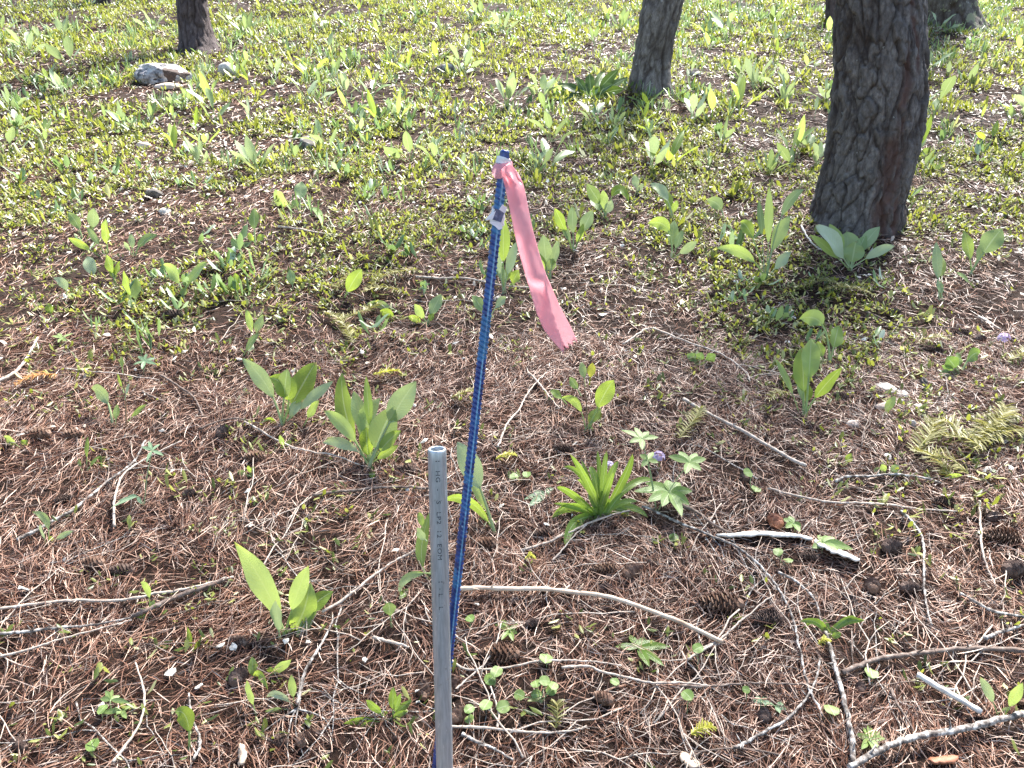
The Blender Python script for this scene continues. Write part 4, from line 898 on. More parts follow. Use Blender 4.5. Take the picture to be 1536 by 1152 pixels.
branch('long sagging twig below at the left edge', [(0, 996), (57, 981), (90, 970), (127, 960), (165, 950), (200, 940)], 6, 'twig_pale')
twig('bow shaped pale twig at lower left', [(172, 1155), (192, 1128), (210, 1100), (218, 1072), (218, 1048), (212, 1025), (205, 1004)], 7, 'twig_pale')
twig('hooked grey twig beside the curled bright leaf at lower left', [(292, 1152), (302, 1130), (300, 1112), (291, 1092), (287, 1070), (285, 1050)], 7, 'twig_lichen')
branch('forked grey twig left of the pipe foot', [(447, 1068), (452, 1042), (458, 1020), (470, 998), (484, 975), (494, 955), (502, 938)], 8, 'twig_lichen', side=[[(447, 1068), (438, 1085), (432, 1120), (434, 1150)], [(447, 1070), (470, 1076), (490, 1088), (500, 1118)], [(445, 1070), (420, 1086), (396, 1104)], [(456, 1024), (450, 1060), (444, 1100), (456, 1140)]])
branch('grey twig climbing to the right at left, ending by the thin stalked palm leaves', [(28, 820), (60, 804), (83, 790), (110, 776), (140, 752), (160, 734), (185, 716), (204, 700), (220, 668)], 8, 'twig_lichen', taper=.6)
twig('pale hook shaped twig at left, right of the climbing grey twig', [(174, 800), (173, 768), (178, 740), (187, 721), (208, 704), (233, 690), (258, 677), (274, 670)], 6, 'twig_pale')
branch('pale curved stick at the left edge beside the orange sprig', [(-8, 584), (14, 574), (30, 562), (42, 546), (50, 532), (58, 514)], 8, 'twig_pale', taper=.7)
twig('thin twig leaning from the ribbon end down to the left', [(747, 680), (756, 655), (764, 640), (779, 622), (790, 600), (802, 585), (820, 566)], 5, 'twig_pale')
twig('straight thin twig crossing the leaning one below the ribbon', [(792, 566), (806, 580), (822, 600), (839, 622)], 5, 'twig_pale', side=[[(794, 570), (790, 556), (786, 552)]])
twig('dark bent twig on the left, right of the tall stalk', [(242, 570), (262, 582), (287, 600), (298, 614), (306, 634)], 6, 'twig_dark')
twig('short black stick lifting the pale leaf at left', [(216, 596), (232, 604), (256, 614)], 6, 'twig_dark')
branch('dark twig lying behind the metal pipe top', [(470, 752), (512, 747), (562, 741), (610, 740), (650, 742), (690, 748), (728, 747)], 7, 'twig_dark', taper=.8)
branch('long thin pale twig rising to the pipe from the left', [(484, 928), (512, 912), (536, 894), (560, 874), (592, 852), (615, 840), (634, 830)], 7, 'twig_pale', taper=.7)
branch('wavy pale twig right of the pipe foot', [(676, 1000), (700, 1014), (740, 1014), (795, 1004), (830, 1001), (862, 1001), (900, 1004), (932, 1009)], 6, 'twig_pale')
branch('reddish twig under the five pointed star plant', [(842, 1012), (880, 1010), (902, 1018), (940, 1027), (979, 1035), (1024, 1035), (1064, 1040)], 7, 'twig_pale')
branch('pale twig at the bottom right of the pipe', [(674, 1100), (720, 1102), (779, 1108), (820, 1110), (865, 1105), (880, 1100)], 7, 'twig_pale')
branch('speckled twig at the bottom edge right of the pipe', [(694, 1112), (712, 1122), (740, 1134), (770, 1152)], 9, 'twig_lichen')
twig('pale upright curved twig near the right edge', [(1467, 760), (1468, 790), (1471, 835), (1480, 864), (1492, 890)], 6, 'twig_pale')
twig('grey speckled curved twig left of the pale upright one at right', [(1349, 775), (1366, 792), (1382, 818), (1384, 850), (1384, 885), (1388, 920), (1395, 948)], 7, 'twig_lichen')
branch('dark twig falling to the right edge above the lichened branch', [(1437, 900), (1462, 914), (1491, 928), (1536, 936), (1550, 938)], 9, 'twig_lichen')
twig('short speckled stick at the right edge under the falling twig', [(1474, 968), (1500, 958), (1520, 952), (1550, 942)], 10, 'twig_lichen')
branch('straight dark twig at the lower right, left of the speckled stick', [(1020, 1040), (1070, 1040), (1124, 1035), (1180, 1036), (1236, 1036)], 6, 'twig_dark')
branch('zigzag whitish twig left of the speckled stick', [(1100, 1134), (1122, 1122), (1150, 1106), (1177, 1091), (1200, 1068), (1213, 1050), (1224, 1024), (1228, 998)], 8, 'twig_lichen')
twig('black thin twig upright at lower right, right of the speckled stick', [(1332, 1042), (1346, 1070), (1360, 1092), (1374, 1120)], 6, 'twig_dark')
twig('pale long thin twig crossing near the two long cones on the right', [(1030, 1000), (1056, 984), (1084, 965), (1112, 940), (1141, 915), (1160, 902)], 6, 'twig_pale')
twig('curved grey twig in front of the small dark cones on the right', [(1166, 868), (1190, 880), (1211, 898), (1224, 918), (1230, 945)], 7, 'twig_lichen')
twig('dark thin twig right of the thick trunk', [(1374, 252), (1404, 262), (1434, 270), (1452, 282), (1470, 294)], 6, 'twig_dark')
twig('short dark stick touching the thick trunk foot', [(1352, 298), (1374, 297), (1396, 299)], 6, 'twig_dark')
twig('white bent twig left of the thick trunk foot', [(1201, 344), (1208, 358), (1218, 372), (1232, 382)], 5, 'bleached')
branch('long thin twig lying across behind the ribbon end', [(934, 524), (970, 500), (1000, 508), (1040, 524), (1084, 540), (1118, 566), (1124, 580)], 5, 'twig_pale')
branch('thin twig reaching the ground right of the stake middle', [(624, 422), (660, 424), (700, 424), (740, 432), (790, 438), (830, 430)], 5, 'twig_pale')
branch('long grey twig above the yellow sprigs', [(418, 346), (450, 350), (482, 356), (510, 360)], 5, 'twig_pale')
twig('dark twig at far right between cones', [(1290, 470), (1330, 490), (1370, 500), (1410, 498), (1450, 502)], 5, 'twig_dark')
twig('pale twig left of the far right purple flower', [(1466, 482), (1480, 490), (1500, 502)], 6, 'twig_pale')
branch('dark curved root like twig from the flowering tuft to the right', [(985, 760), (1010, 764), (1040, 776), (1068, 796), (1100, 812)], 10, 'twig_dark')
twig('arched dark twig left of the pipe, ending at the cone', [(300, 652), (330, 640), (360, 636), (392, 644)], 5, 'twig_dark')
branch('thin pale twig left of the big clump, running under it', [(368, 640), (395, 656), (432, 676), (470, 686), (504, 692), (540, 706)], 5, 'twig_pale')
twig('short tan stick beside the seedlings, upright', [(746, 1104), (748, 1080), (742, 1058), (736, 1040)], 6, 'twig_pale')
twig('tan twig below the tan curved branch, sloping to the pipe', [(676, 1052), (700, 1030), (728, 1004), (746, 970), (752, 944)], 5, 'twig_pale')
twig('short broken stick by the pipe, lying left of it', [(560, 966), (580, 972), (604, 978), (614, 982)], 9, 'twig_pale')
branch('long faint twig across the left centre', [(100, 560), (150, 566), (200, 572), (240, 578)], 4, 'twig_pale')
branch('thin twig from the tuft down to the left', [(782, 835), (830, 820), (880, 796), (930, 778), (960, 772)], 6, 'twig_pale')
twig('thin twig with a slight bend by the two long cones in the centre', [(828, 850), (840, 838), (862, 812), (880, 796)], 4, 'twig_pale')
# bleached flat wood and chips
def slab(label, pts, wpx, mat, name='wood_strip', thick=0.004, tilt=0.3):
    g = catmull([G(*p)[:] for p in pts], 6); n = len(g); rg = np.random.default_rng(abs(int(pts[0][0]))); d = depth_of(Vector(g[0])); w = wpx / FPX * d * 0.75
    t = np.gradient(g, axis=0); t /= np.linalg.norm(t, axis=1)[:, None]; s = np.cross(t, (0, 0, 1)); s /= np.linalg.norm(s, axis=1)[:, None]
    prof = np.interp(np.linspace(0, 1, n), [0, .06, .3, .7, .93, 1], [.35, .75, 1, .95, .8, .4])
    us = np.linspace(-1, 1, 7); z0 = H(g[:, 0], g[:, 1]) + 0.016
    top = [g[i] * (1, 1, 0) + s[i] * u * w * prof[i] * (1 + 0.09 * rg.normal()) + np.array((0, 0, z0[i] + thick * (1 - u * u) + tilt * w * u + 0.0008 * rg.normal())) for i in range(n) for u in us]
    V = np.array(top); m = len(us); V2 = V - np.array((0, 0, thick)); Q = grid_quads(n, m); nb = n * m
    ring = [i * m for i in range(n)] + [(n - 1) * m + j for j in range(1, m)] + [i * m + m - 1 for i in range(n - 2, -1, -1)] + [j for j in range(m - 2, 0, -1)]
    Sd = np.array([(ring[k], ring[(k + 1) % len(ring)], ring[(k + 1) % len(ring)] + nb, ring[k] + nb) for k in range(len(ring))])
    o = Vector(g[n // 2]); return tag(link(name, np_mesh(name, np.vstack([V, V2]) - np.array(o), np.concatenate([Q, Q[:, ::-1] + nb, Sd]), None, True), M[mat], None, o), label, 'wood')
slab('long bleached white strip of wood lying right of the flowering tuft', [(1074, 812), (1110, 810), (1141, 808), (1166, 810), (1190, 811), (1217, 818)], 13, 'bleached')
slab('shorter bleached white wood piece at the right end of the long strip', [(1222, 820), (1240, 828), (1262, 838), (1288, 850)], 22, 'bleached')
slab('orange bark chip at the bottom edge, lower right', [(1392, 1152), (1412, 1150), (1432, 1146)], 12, 'orange_wood', 'bark_chip')
slab('pale wood chip at the bottom edge left of the pipe', [(362, 1158), (366, 1144), (362, 1128)], 8, 'wood', 'bark_chip')
slab('whitish bark piece at the bottom, right of centre', [(1022, 1140), (1034, 1150), (1046, 1162)], 18, 'wood', 'bark_chip')

# short twigs, built six ways and copied
def proto_twig(seed, mat):
    r_ = np.random.default_rng(seed); n = 9; x = np.linspace(-.5, .5, n); y = np.cumsum(r_.normal(0, .022, n)); z = np.abs(r_.normal(0, .01, n)) + .02 * np.sin(np.linspace(0, 3.1, n))
    mb = MB(); pts = np.stack([x, y - y.mean(), z], 1); tube(mb, pts, np.linspace(.0072, .0034, n), 5, True, .15, seed)
    for k in range(2 + seed % 3):
        i = r_.integers(2, n - 1); s = r_.choice([-1, 1]); l = r_.uniform(.1, .3)
        tube(mb, [pts[i], pts[i] + np.array((l * .5, s * l * .35, .01)), pts[i] + np.array((l, s * l * .9, .015))], [.005, .004, .0025], 4)
    me = mb.mesh('twig'); me.materials.append(M[mat]); return me
PT = [proto_twig(s, m) for s, m in enumerate(['twig_pale', 'twig_dark', 'twig_pale', 'twig_lichen', 'twig_pale', 'twig_dark'])]
TLAB = ['short thin pale dead twig lying loose on the needles', 'short thin dark dead twig lying loose on the needles', 'short crooked pale dead twig with side shoots on the needles', 'short thin lichen flecked dead twig on the needles', 'short pale dead twig with tiny side shoots on the needles', 'short forked dark dead twig on the needles']
rg = random.Random(77)
for i in range(205):
    px = rg.uniform(-20, 1556); py = 300 + 860 * rg.random() ** 0.75
    if px < 560 and py < 620 and rg.random() < .5: px += 700
    g = G(px, py); k = rg.randrange(6); ln = rg.uniform(.09, .30)
    o = bpy.data.objects.new('twig', PT[k]); COL.objects.link(o); o.location = (g.x, g.y, g.z + .009); o.scale = (ln, ln, ln * .8); o.rotation_euler = (rg.uniform(-.3, .3), rg.uniform(-.08, .08) - math.atan(SLOPE) * 0, rg.uniform(0, 6.28))
    # lie along the slope
    q = Vector((0, -SLOPE, 1)).to_track_quat('Z', 'Y'); o.rotation_mode = 'QUATERNION'; o.rotation_quaternion = Vector((0, -SLOPE + rg.uniform(-.06, .06), 1)).rotation_difference(Vector((0, 0, 1))).inverted() @ Matrix.Rotation(rg.uniform(0, 6.28), 3, 'Z').to_quaternion()
    tag(o, TLAB[k], 'twig', 'loose short twigs on the forest floor ' + ['pale', 'dark', 'crooked pale', 'lichened', 'pale shooted', 'forked dark'][k])

# ================================================================ PINE CONES
def cone_mesh(seed, n=110, open_=1.0):
    r_ = np.random.default_rng(seed); mb = MB()
    xs = np.linspace(-.5, .48, 12); rr = np.array([.09, .15, .17, .17, .165, .155, .14, .125, .105, .08, .05, .01])
    tube(mb, np.stack([xs, xs * 0, xs * 0], 1), rr, 10, True)
    for i in range(n):
        f = (i + .5) / n; x = -.49 + .98 * f; a = i * 2.39996 + r_.normal(0, .05); R0 = np.interp(x, xs, rr)
        out = (0.14 if open_ > .5 else 0.06) * (math.sin(math.pi * min(1, f * .9 + .14)) ** .6) * r_.uniform(.85, 1.1); fw = (.085 if open_ > .5 else .10) + r_.normal(0, .006)
        rd = np.array((0, math.cos(a), math.sin(a))); td = np.array((0, -math.sin(a), math.cos(a))); ax = np.array((1.0, 0, 0)); hw = .062 * (0.55 + .75 * math.sin(math.pi * min(1, f * .85 + .12)))
        b = ax * x + rd * R0 * .75; tip = b + ax * fw + rd * (out + R0 * .25); th = (rd * .5 - ax * .5) * .016
        m = (b + tip) / 2 + rd * .012
        V = [b - td * hw * .5, b + td * hw * .5, m - td * hw, m + td * hw, tip - td * hw * .55, tip + td * hw * .55, tip + rd * .012 + ax * .004]
        V = np.array(V); W = V - th - rd * .004
        F = [(0, 1, 3, 2), (2, 3, 5, 4), (1 + 7, 0 + 7, 2 + 7, 3 + 7), (3 + 7, 2 + 7, 4 + 7, 5 + 7), (2, 4, 11, 9), (5, 3, 10, 12)]
        mb.add(np.vstack([V, W]), F, [(4, 5, 6), (12, 11, 13), (4, 6, 11), (6, 13, 11), (6, 5, 12), (6, 12, 13)])
    return mb.mesh('pine_cone', smooth=False)
CM = {'open': cone_mesh(1, 120, 1), 'open2': cone_mesh(2, 96, 1), 'shut': cone_mesh(3, 120, 0)}
def cone(px, py, lpx, ang, label, var='open', mat='cone', fat=0.42, group=None):
    key = (var, mat)
    if key not in CM: m = CM[var].copy(); m.materials.append(M[mat]); CM[key] = m
    g = G(px, py); l = lpx / FPX * depth_of(g) * (.9 if mat == 'cone' else .8); o = bpy.data.objects.new('pine_cone', CM[key]); COL.objects.link(o)
    f = fat / 0.46; o.scale = (l, l * f, l * f); o.location = (g.x, g.y, g.z + l * fat * .22 + .003)
    o.rotation_euler = (px * .37, random.Random(px).uniform(-.12, .12), R(ang)); tag(o, label, 'pine cone', group)
for c in [
 (1077, 913, 80, 175, 'long dark pine cone lying level, left of the pale crossing twig on the right'), (1150, 934, 58, 190, 'old greyish pine cone right beside the long level dark one', 'shut', 'old_cone', .6),
 (750, 986, 66, 178, 'long open pine cone right of the pipe, behind the seedlings'), (680, 1036, 48, 80, 'open pine cone standing on end touching the right of the pipe', 'open2'), (637, 1038, 46, 95, 'open pine cone with pale scales just left of the pipe foot', 'open2'),
 (688, 1077, 36, 60, 'rounded closed pine cone at the right of the pipe foot', 'shut', 'cone', .75), (908, 858, 46, 178, 'dark open pine cone, left one of the two right below the tuft'), (949, 862, 42, 40, 'closed striped pine cone, right one of the two below the tuft', 'shut', 'cone', .62),
 (906, 886, 30, 30, 'small pine cone under the pair below the tuft', 'shut', 'old_cone', .6), (729, 820, 44, 170, 'dark pine cone half buried right of the stake'), (815, 804, 42, 178, 'dark pine cone under the leaf tip of the flowering tuft', 'open', 'old_cone'),
 (1162, 787, 40, 100, 'bright reddish orange pine cone above the bleached wood', 'shut', 'red_cone', .7), (1337, 826, 42, 20, 'round dark pine cone left of the speckled curved twig', 'shut', 'old_cone', .75), (1307, 884, 34, 70, 'round brown pine cone below the bleached wood end', 'shut', 'cone', .8),
 (1364, 886, 40, 10, 'dark lumpy pine cone behind the speckled curved twig', 'shut', 'old_cone', .6), (1277, 905, 34, 90, 'upright dark pine cone in the fork of thin twigs on the right', 'open2', 'old_cone'), (1502, 810, 60, 176, 'open pine cone by the right edge, above a dark twig'),
 (1522, 860, 50, 10, 'dark purplish pine cone at the right edge', 'shut', 'old_cone', .7), (1526, 1046, 46, 70, 'open pine cone cut by the right edge at the bottom', 'open2'), (1492, 780, 40, 15, 'dark pine cone at the right above the pale upright twig', 'open', 'old_cone'),
 (1075, 447, 40, 178, 'dark pine cone below the plant left of the thick trunk', 'open', 'old_cone'), (1340, 473, 34, 20, 'dark open pine cone right of centre, below the trunk clump', 'open2', 'old_cone'), (1441, 504, 34, 165, 'dark pine cone near the right edge, left one of two', 'open', 'old_cone'), (1468, 513, 32, 20, 'dark pine cone near the right edge, right one of two', 'shut', 'old_cone', .6),
 (1416, 757, 44, 175, 'dark half buried pine cone below the yellow fir sprigs', 'open', 'old_cone'), (1120, 716, 44, 70, 'dark broken pine cone below the slanting pale branch', 'open2', 'old_cone'), (1260, 598, 30, 160, 'dark pine cone in a hollow right of the upright dark leaved plant', 'shut', 'old_cone', .6),
 (1176, 578, 34, 170, 'black pine cone left of the upright dark leaved plant', 'open', 'old_cone'), (60, 655, 42, 175, 'brown open pine cone near the left edge, left one of a pair'), (111, 656, 40, 178, 'brown open pine cone near the left edge, right one of a pair'),
 (338, 652, 34, 60, 'dark round pine cone left of the big glossy clump', 'shut', 'old_cone', .7), (383, 690, 40, 178, 'half buried open pine cone below the tall leaf plants at left'), (97, 752, 34, 20, 'dark pine cone over the climbing grey twig at left', 'open', 'old_cone'),
 (140, 849, 44, 172, 'brown pine cone left of the crossing twigs'), (184, 860, 48, 178, 'open pine cone below the arching thin twig at left', 'open', 'old_cone'), (357, 966, 42, 160, 'dark pine cone under the thin twig, below the long wavy leaf', 'open', 'old_cone'),
 (360, 1022, 44, 80, 'rounded grey brown pine cone among narrow green leaves at lower left', 'shut', 'old_cone', .8), (464, 1112, 42, 40, 'brown pine cone right of the forked twig foot', 'shut', 'cone', .65), (418, 1116, 44, 170, 'dark open pine cone left of the forked twig foot', 'open', 'old_cone'),
 (610, 708, 40, 170, 'dark pine cone right of the big glossy clump', 'open2', 'old_cone'), (846, 676, 38, 170, 'dark pine cone left above the flowering tuft', 'open', 'old_cone'), (938, 606, 36, 175, 'dark pine cone right of the young woody stalked plant'),
 (1400, 528, 36, 175, 'dark brown pine cone under a fallen sprig at right', 'open', 'old_cone'), (285, 744, 26, 40, 'small dark cone at left, right of the pale hook twig', 'shut', 'old_cone', .7), (1212, 838, 36, 160, 'dark pine cone hidden under the bleached wood piece', 'open', 'old_cone'),
 (262, 476, 40, 175, 'dark pine cone on the bare needles left of centre', 'open', 'old_cone'), (1146, 1078, 34, 70, 'dark old pine cone under the zigzag whitish twig', 'shut', 'old_cone', .8), (904, 1052, 38, 150, 'pinkish brown old pine cone right of the six leaved seedling', 'shut', 'cone', .6),
 (800, 938, 30, 20, 'weathered flattened pine cone below the tan curved branch', 'shut', 'old_cone', .6), (1290, 1036, 30, 70, 'small black pine cone right of the speckled stick', 'shut', 'old_cone', .7), (1466, 1088, 44, 170, 'dark pine cone at the end of the pale straight stick', 'open', 'old_cone'), (30, 1120, 46, 150, 'dark pine cone in the bottom left corner', 'open', 'old_cone')]:
    cone(*c)

# ================================================================ FALLEN FIR SPRIGS
def sprig(label, a, b, npx=25, mat='sprig', group='fallen fir sprigs', lift=.022, rise=.012, dens=1.0):
    A, B = G(*a), G(*b); r_ = np.random.default_rng(int(a[0] + b[1])); d = depth_of(A); nl = npx / FPX * d
    L = (B - A).length; n = int(max(10, L / .0035 * dens)); mb = MB(); side0 = np.array((B - A).cross(Vector((0, 0, 1))).normalized()); t0 = np.array((B - A).normalized())
    f = np.linspace(0, 1, n); pts = np.array(A)[None] + f[:, None] * np.array(B - A) + side0 * (np.sin(f * 2.6) * L * .10)[:, None]; pts[:, 2] = H(pts[:, 0], pts[:, 1]) + lift + rise * np.sin(f * 3.0)
    tube(mb, pts, np.linspace(.0016, .0008, n), 5, False)
    for i in range(n):
        for s in (-1, 1):
            taper = .55 + .5 * math.sin(math.pi * (f[i] * .8 + .18)); l = nl * taper * r_.uniform(.8, 1.15)
            dr = side0 * s * .8 + t0 * r_.uniform(.35, .75) + np.array((0, 0, r_.uniform(-.1, .55))); dr /= np.linalg.norm(dr); w = np.cross(dr, r_.normal(0, .5, 3) + np.array((0, 0, 1))); w = w / np.linalg.norm(w) * .0014
            p0 = pts[i]; p1 = p0 + dr * l * .55 + np.array((0, 0, .001)); p2 = p0 + dr * l + np.array((0, 0, -.003))
            mb.add([p0 - w, p0 + w, p1 + w, p1 - w, p2 + w * .4, p2 - w * .4], [(0, 1, 2, 3), (3, 2, 4, 5)])
    return tag(link('fir_sprig', mb.mesh('fir_sprig', A), M[mat], None, A), label, 'fir sprig', group)
for s in [
 ('olive fir sprig pointing up left, rightmost of the big sprig cluster', (1536, 655), (1462, 690)), ('pale topped fir sprig at the top of the big sprig cluster on the right', (1462, 668), (1500, 618)), ('dense olive fir sprig in the middle of the big cluster', (1520, 630), (1470, 676)), ('fir sprig at the lower middle of the big cluster, fanning left', (1478, 688), (1400, 668)),
 ('yellow fir sprig at the lower left of the big cluster', (1424, 726), (1372, 690)), ('small fir sprig at the upper left of the big cluster beside a curved twig', (1370, 690), (1392, 640)), ('fir sprig along the bottom of the big cluster', (1450, 722), (1392, 700)), ('short fir sprig above the middle of the big cluster', (1440, 664), (1404, 642)),
 ('yellow fir sprig below the trunk clump, upper of two', (1264, 436), (1204, 441), 14), ('yellow fir sprig below the trunk clump, lower of two', (1312, 452), (1232, 448), 14), ('upright yellowish fir sprig right of the flowering tuft', (1018, 668), (1044, 622), 18),
 ('yellow fir sprig left of the stake, lowest of the yellow patch', (530, 524), (486, 480), 14), ('yellow fir sprig in the middle of the yellow patch left of the stake', (500, 492), (566, 462), 14), ('yellow fir sprig at the top of the yellow patch left of the stake', (566, 420), (508, 444), 14), ('bright yellow fir sprig at the right of the yellow patch', (626, 412), (560, 440), 14), ('fir sprig right under the yellow patch top, pointing left', (606, 446), (546, 450), 14),
 ('short olive fir sprig lying against the stake behind it', (676, 608), (716, 596), 12), ('curled olive fir sprig left of the upright dark leaved plant', (1182, 600), (1154, 612), 12), ('brownish fir sprig above the stone cluster at right', (1378, 520), (1416, 518), 12), ('fir sprig at the far right edge beside the purple flower', (1510, 550), (1545, 532), 18), ('small upright fir shoot in the needles right of the pipe foot', (833, 1106), (832, 1070), 18)]:
    sprig(*s)
sprig('dead orange fir sprig at the left edge near the pale curved stick', (88, 572), (28, 590), 14, 'orange_sprig')
sprig('bright yellow lichen tuft lying at the bottom, right of centre', (1036, 1116), (1066, 1104), 14, 'yellow'); sprig('yellow tuft right of the blue stake above the thin twig', (744, 700), (772, 694), 12, 'yellow'); sprig('yellow tuft beside the top leaf of the big glossy clump', (560, 572), (598, 566), 12, 'yellow'); sprig('small yellow sprig on the needles right of the pipe', (788, 852), (800, 850), 8, 'yellow'); sprig('yellow tuft over the speckled stick at lower right', (1226, 980), (1238, 976), 9, 'yellow')

# ================================================================ FLOWERS, WHITE FLAKES
def flower(label, base, head, wpx, mat, n, name='flower', group=None):
    b = G(*base); d = depth_of(b); h = P(head[0], head[1], d)
    if h.z < Hs(h.x, h.y) + .015: h = G(*head); h.z += .02
    r = wpx / FPX * d / 2; r_ = np.random.default_rng(int(head[0])); t = empty(name, b, label, 'flower', group)
    mb = MB(); cp = catmull([b[:], ((b + h) / 2 + Vector((.004, 0, .004)))[:], h[:]], 5); tube(mb, cp, .0011, 5); link('stem', mb.mesh('stem', b), M['stem'], t)
    mb = MB()
    for i in range(n):
        v = r_.normal(0, 1, 3); v[2] = abs(v[2]) * .9; v /= np.linalg.norm(v); c = np.array(h) + v * r * .75; s = np.cross(v, r_.normal(0, 1, 3)); s /= np.linalg.norm(s); q = np.cross(v, s); a = r * .42
        for k in range(4):
            e = math.cos(k * 1.571) * s + math.sin(k * 1.571) * q; f_ = -math.sin(k * 1.571) * s + math.cos(k * 1.571) * q
            mb.add([c, c + e * a * .6 + f_ * a * .4 + v * a * .2, c + e * a + v * a * .1, c + e * a * .6 - f_ * a * .4 + v * a * .2], [(0, 1, 2, 3)])
    link('blossom', mb.mesh('blossom', b), M[mat], t)
flower('pale purple flower head right of the flowering tuft', (985, 712), (988, 686), 22, 'purple_petal', 26); flower('dark and white purple flower bud inside the flowering tuft', (908, 760), (914, 699), 17, 'purple_petal', 20); flower('purple flower at the right edge above the leafy plant', (1498, 548), (1506, 508), 20, 'purple_petal', 24)
for i, (x, y, w, l) in enumerate([(1331, 686, 14, 'white flower over the low leafy plant left of the fir sprigs'), (1481, 706, 15, 'white flower below the fir sprig cluster, left of two'), (1514, 704, 14, 'white flower below the fir sprig cluster, right of two'), (1104, 423, 9, 'tiny white flower left of the thin leafed plant foot'), (1132, 418, 8, 'tiny white flower touching the thin leafed plant foot'), (1181, 514, 9, 'tiny white flower left of the upright dark leaved plant'), (1297, 510, 11, 'small white bloom right of the blown pale leaf'), (1190, 478, 9, 'white bloom at the tip of the blown pale leaf'), (1318, 514, 8, 'tiny white bloom on a lone leaf at right'), (1053, 420, 8, 'tiny white bloom in needles left of two others')]):
    flower(l, (x + 2, y + 14), (x, y), w, 'white_petal', 6, 'white_flower', 'small white flowers')
def flake(px, py, w, label):
    g = G(px, py); s = w / FPX * depth_of(g) / 2; r_ = np.random.default_rng(px); k = 9; th = np.arange(k) * 2 * math.pi / k; rr = s * r_.uniform(.6, 1.15, k)
    top = np.stack([np.cos(th) * rr, np.sin(th) * rr * .75, .004 + r_.normal(0, .0015, k)], 1); V = np.vstack([top, top - (0, 0, .0018), [(0, 0, .006)], [(0, 0, .002)]])
    T = [(i, (i + 1) % k, 2 * k) for i in range(k)] + [(k + (i + 1) % k, k + i, 2 * k + 1) for i in range(k)]; Q = [(i, k + i, k + (i + 1) % k, (i + 1) % k) for i in range(k)]
    o = link('bark_flake', np_mesh('bark_flake', V, [np.array(Q), np.array(T)], None, False), M['flake'], None, (g.x, g.y, g.z + .010)); o.rotation_euler = (r_.normal(0, .3) + .2, r_.normal(0, .3), r_.uniform(0, 6)); tag(o, label, 'bark flake', 'white flakes on the needles')
for f in [(352, 978, 15, 'white flake under the dark cone below the long wavy leaf'), (333, 976, 12, 'white flake left of the dark cone below the long wavy leaf'), (430, 968, 12, 'white flake at the foot of the long wavy leaf'), (463, 971, 10, 'white flake right of the long wavy leaf foot'), (258, 1016, 18, 'largest white flake at lower left, above a thin leaf'), (300, 1038, 13, 'white flake at lower left just below the largest'), (376, 796, 9, 'tiny white flake above the long wavy leaf'), (37, 891, 18, 'buff white flake at the far left'), (547, 998, 11, 'white flake left of the pipe, by a dark twig'), (627, 1045, 15, 'white flake touching the cone left of the pipe'), (627, 1062, 10, 'small white flake under the cone left of the pipe'), (612, 741, 9, 'white speck on the dark twig behind the pipe'), (905, 477, 16, 'whitish flake above the ribbon end, to its right'), (820, 794, 14, 'white flake left of the flowering tuft foot'), (715, 915, 12, 'white flake under the tan curved branch'), (156, 1064, 13, 'white flake beside the small round leaf at lower left'), (100, 846, 7, 'tiny white speck by the crossing twigs')]: flake(*f)

# ================================================================ STUFF: needles, pale litter, low herbs, tiny blossoms
def sample(n, y0, y1, dens, margin=.9):
    """random ground points inside the wedge the camera sees (with a margin), thinned by dens(x, y) in 0..1"""
    y = np.sqrt(RNG.uniform(0, 1, n) * (y1 * y1 - y0 * y0) + y0 * y0); x = RNG.uniform(-1, 1, n) * (.80 * y + margin + .45)
    k = RNG.random(n) < dens(x, y); return x[k], y[k]
def ribbons(x, y, z, az, pit, L, W, curl):
    n = len(x); d = np.stack([np.cos(az) * np.cos(pit), np.sin(az) * np.cos(pit), np.sin(pit) + SLOPE * np.sin(az)], 1); c = np.stack([x, y, z], 1)
    roll = RNG.uniform(-1.1, 1.1, n); up = np.tile((0.0, 0, 1), (n, 1)); s = np.cross(d, up); s /= np.linalg.norm(s, axis=1)[:, None]; u = np.cross(s, d); w = s * np.cos(roll)[:, None] + u * np.sin(roll)[:, None]
    bend = s * (curl * L)[:, None]; out = []
    for f, ww in ((-.5, .55), (-.18, 1), (.18, 1), (.5, .3)):
        p = c + d * (L * f)[:, None] + bend * (f * f * 4 - .5); out += [p - w * (W * ww / 2)[:, None], p + w * (W * ww / 2)[:, None]]
    V = np.stack(out, 1).reshape(-1, 3); b = (np.arange(n) * 8)[:, None]; Q = np.concatenate([b + np.array(q) for q in ((0, 1, 3, 2), (2, 3, 5, 4), (4, 5, 7, 6))]); return V, Q
def herb_density(x, y):
    """where the slope is green: dense uphill, patchy further down"""
    p = fbm(x * 1.1 + 5, y * 1.1, seed=61, octs=3); q = fbm(x * 3.1, y * 3.1 + 9, seed=71, octs=2)
    up = np.clip((y - 1.5) / 3.0, 0, 1); return np.clip((p - .555 + up * .44) * 6.5, 0, 1) * np.clip((q - .26) * 4, .08, 1)
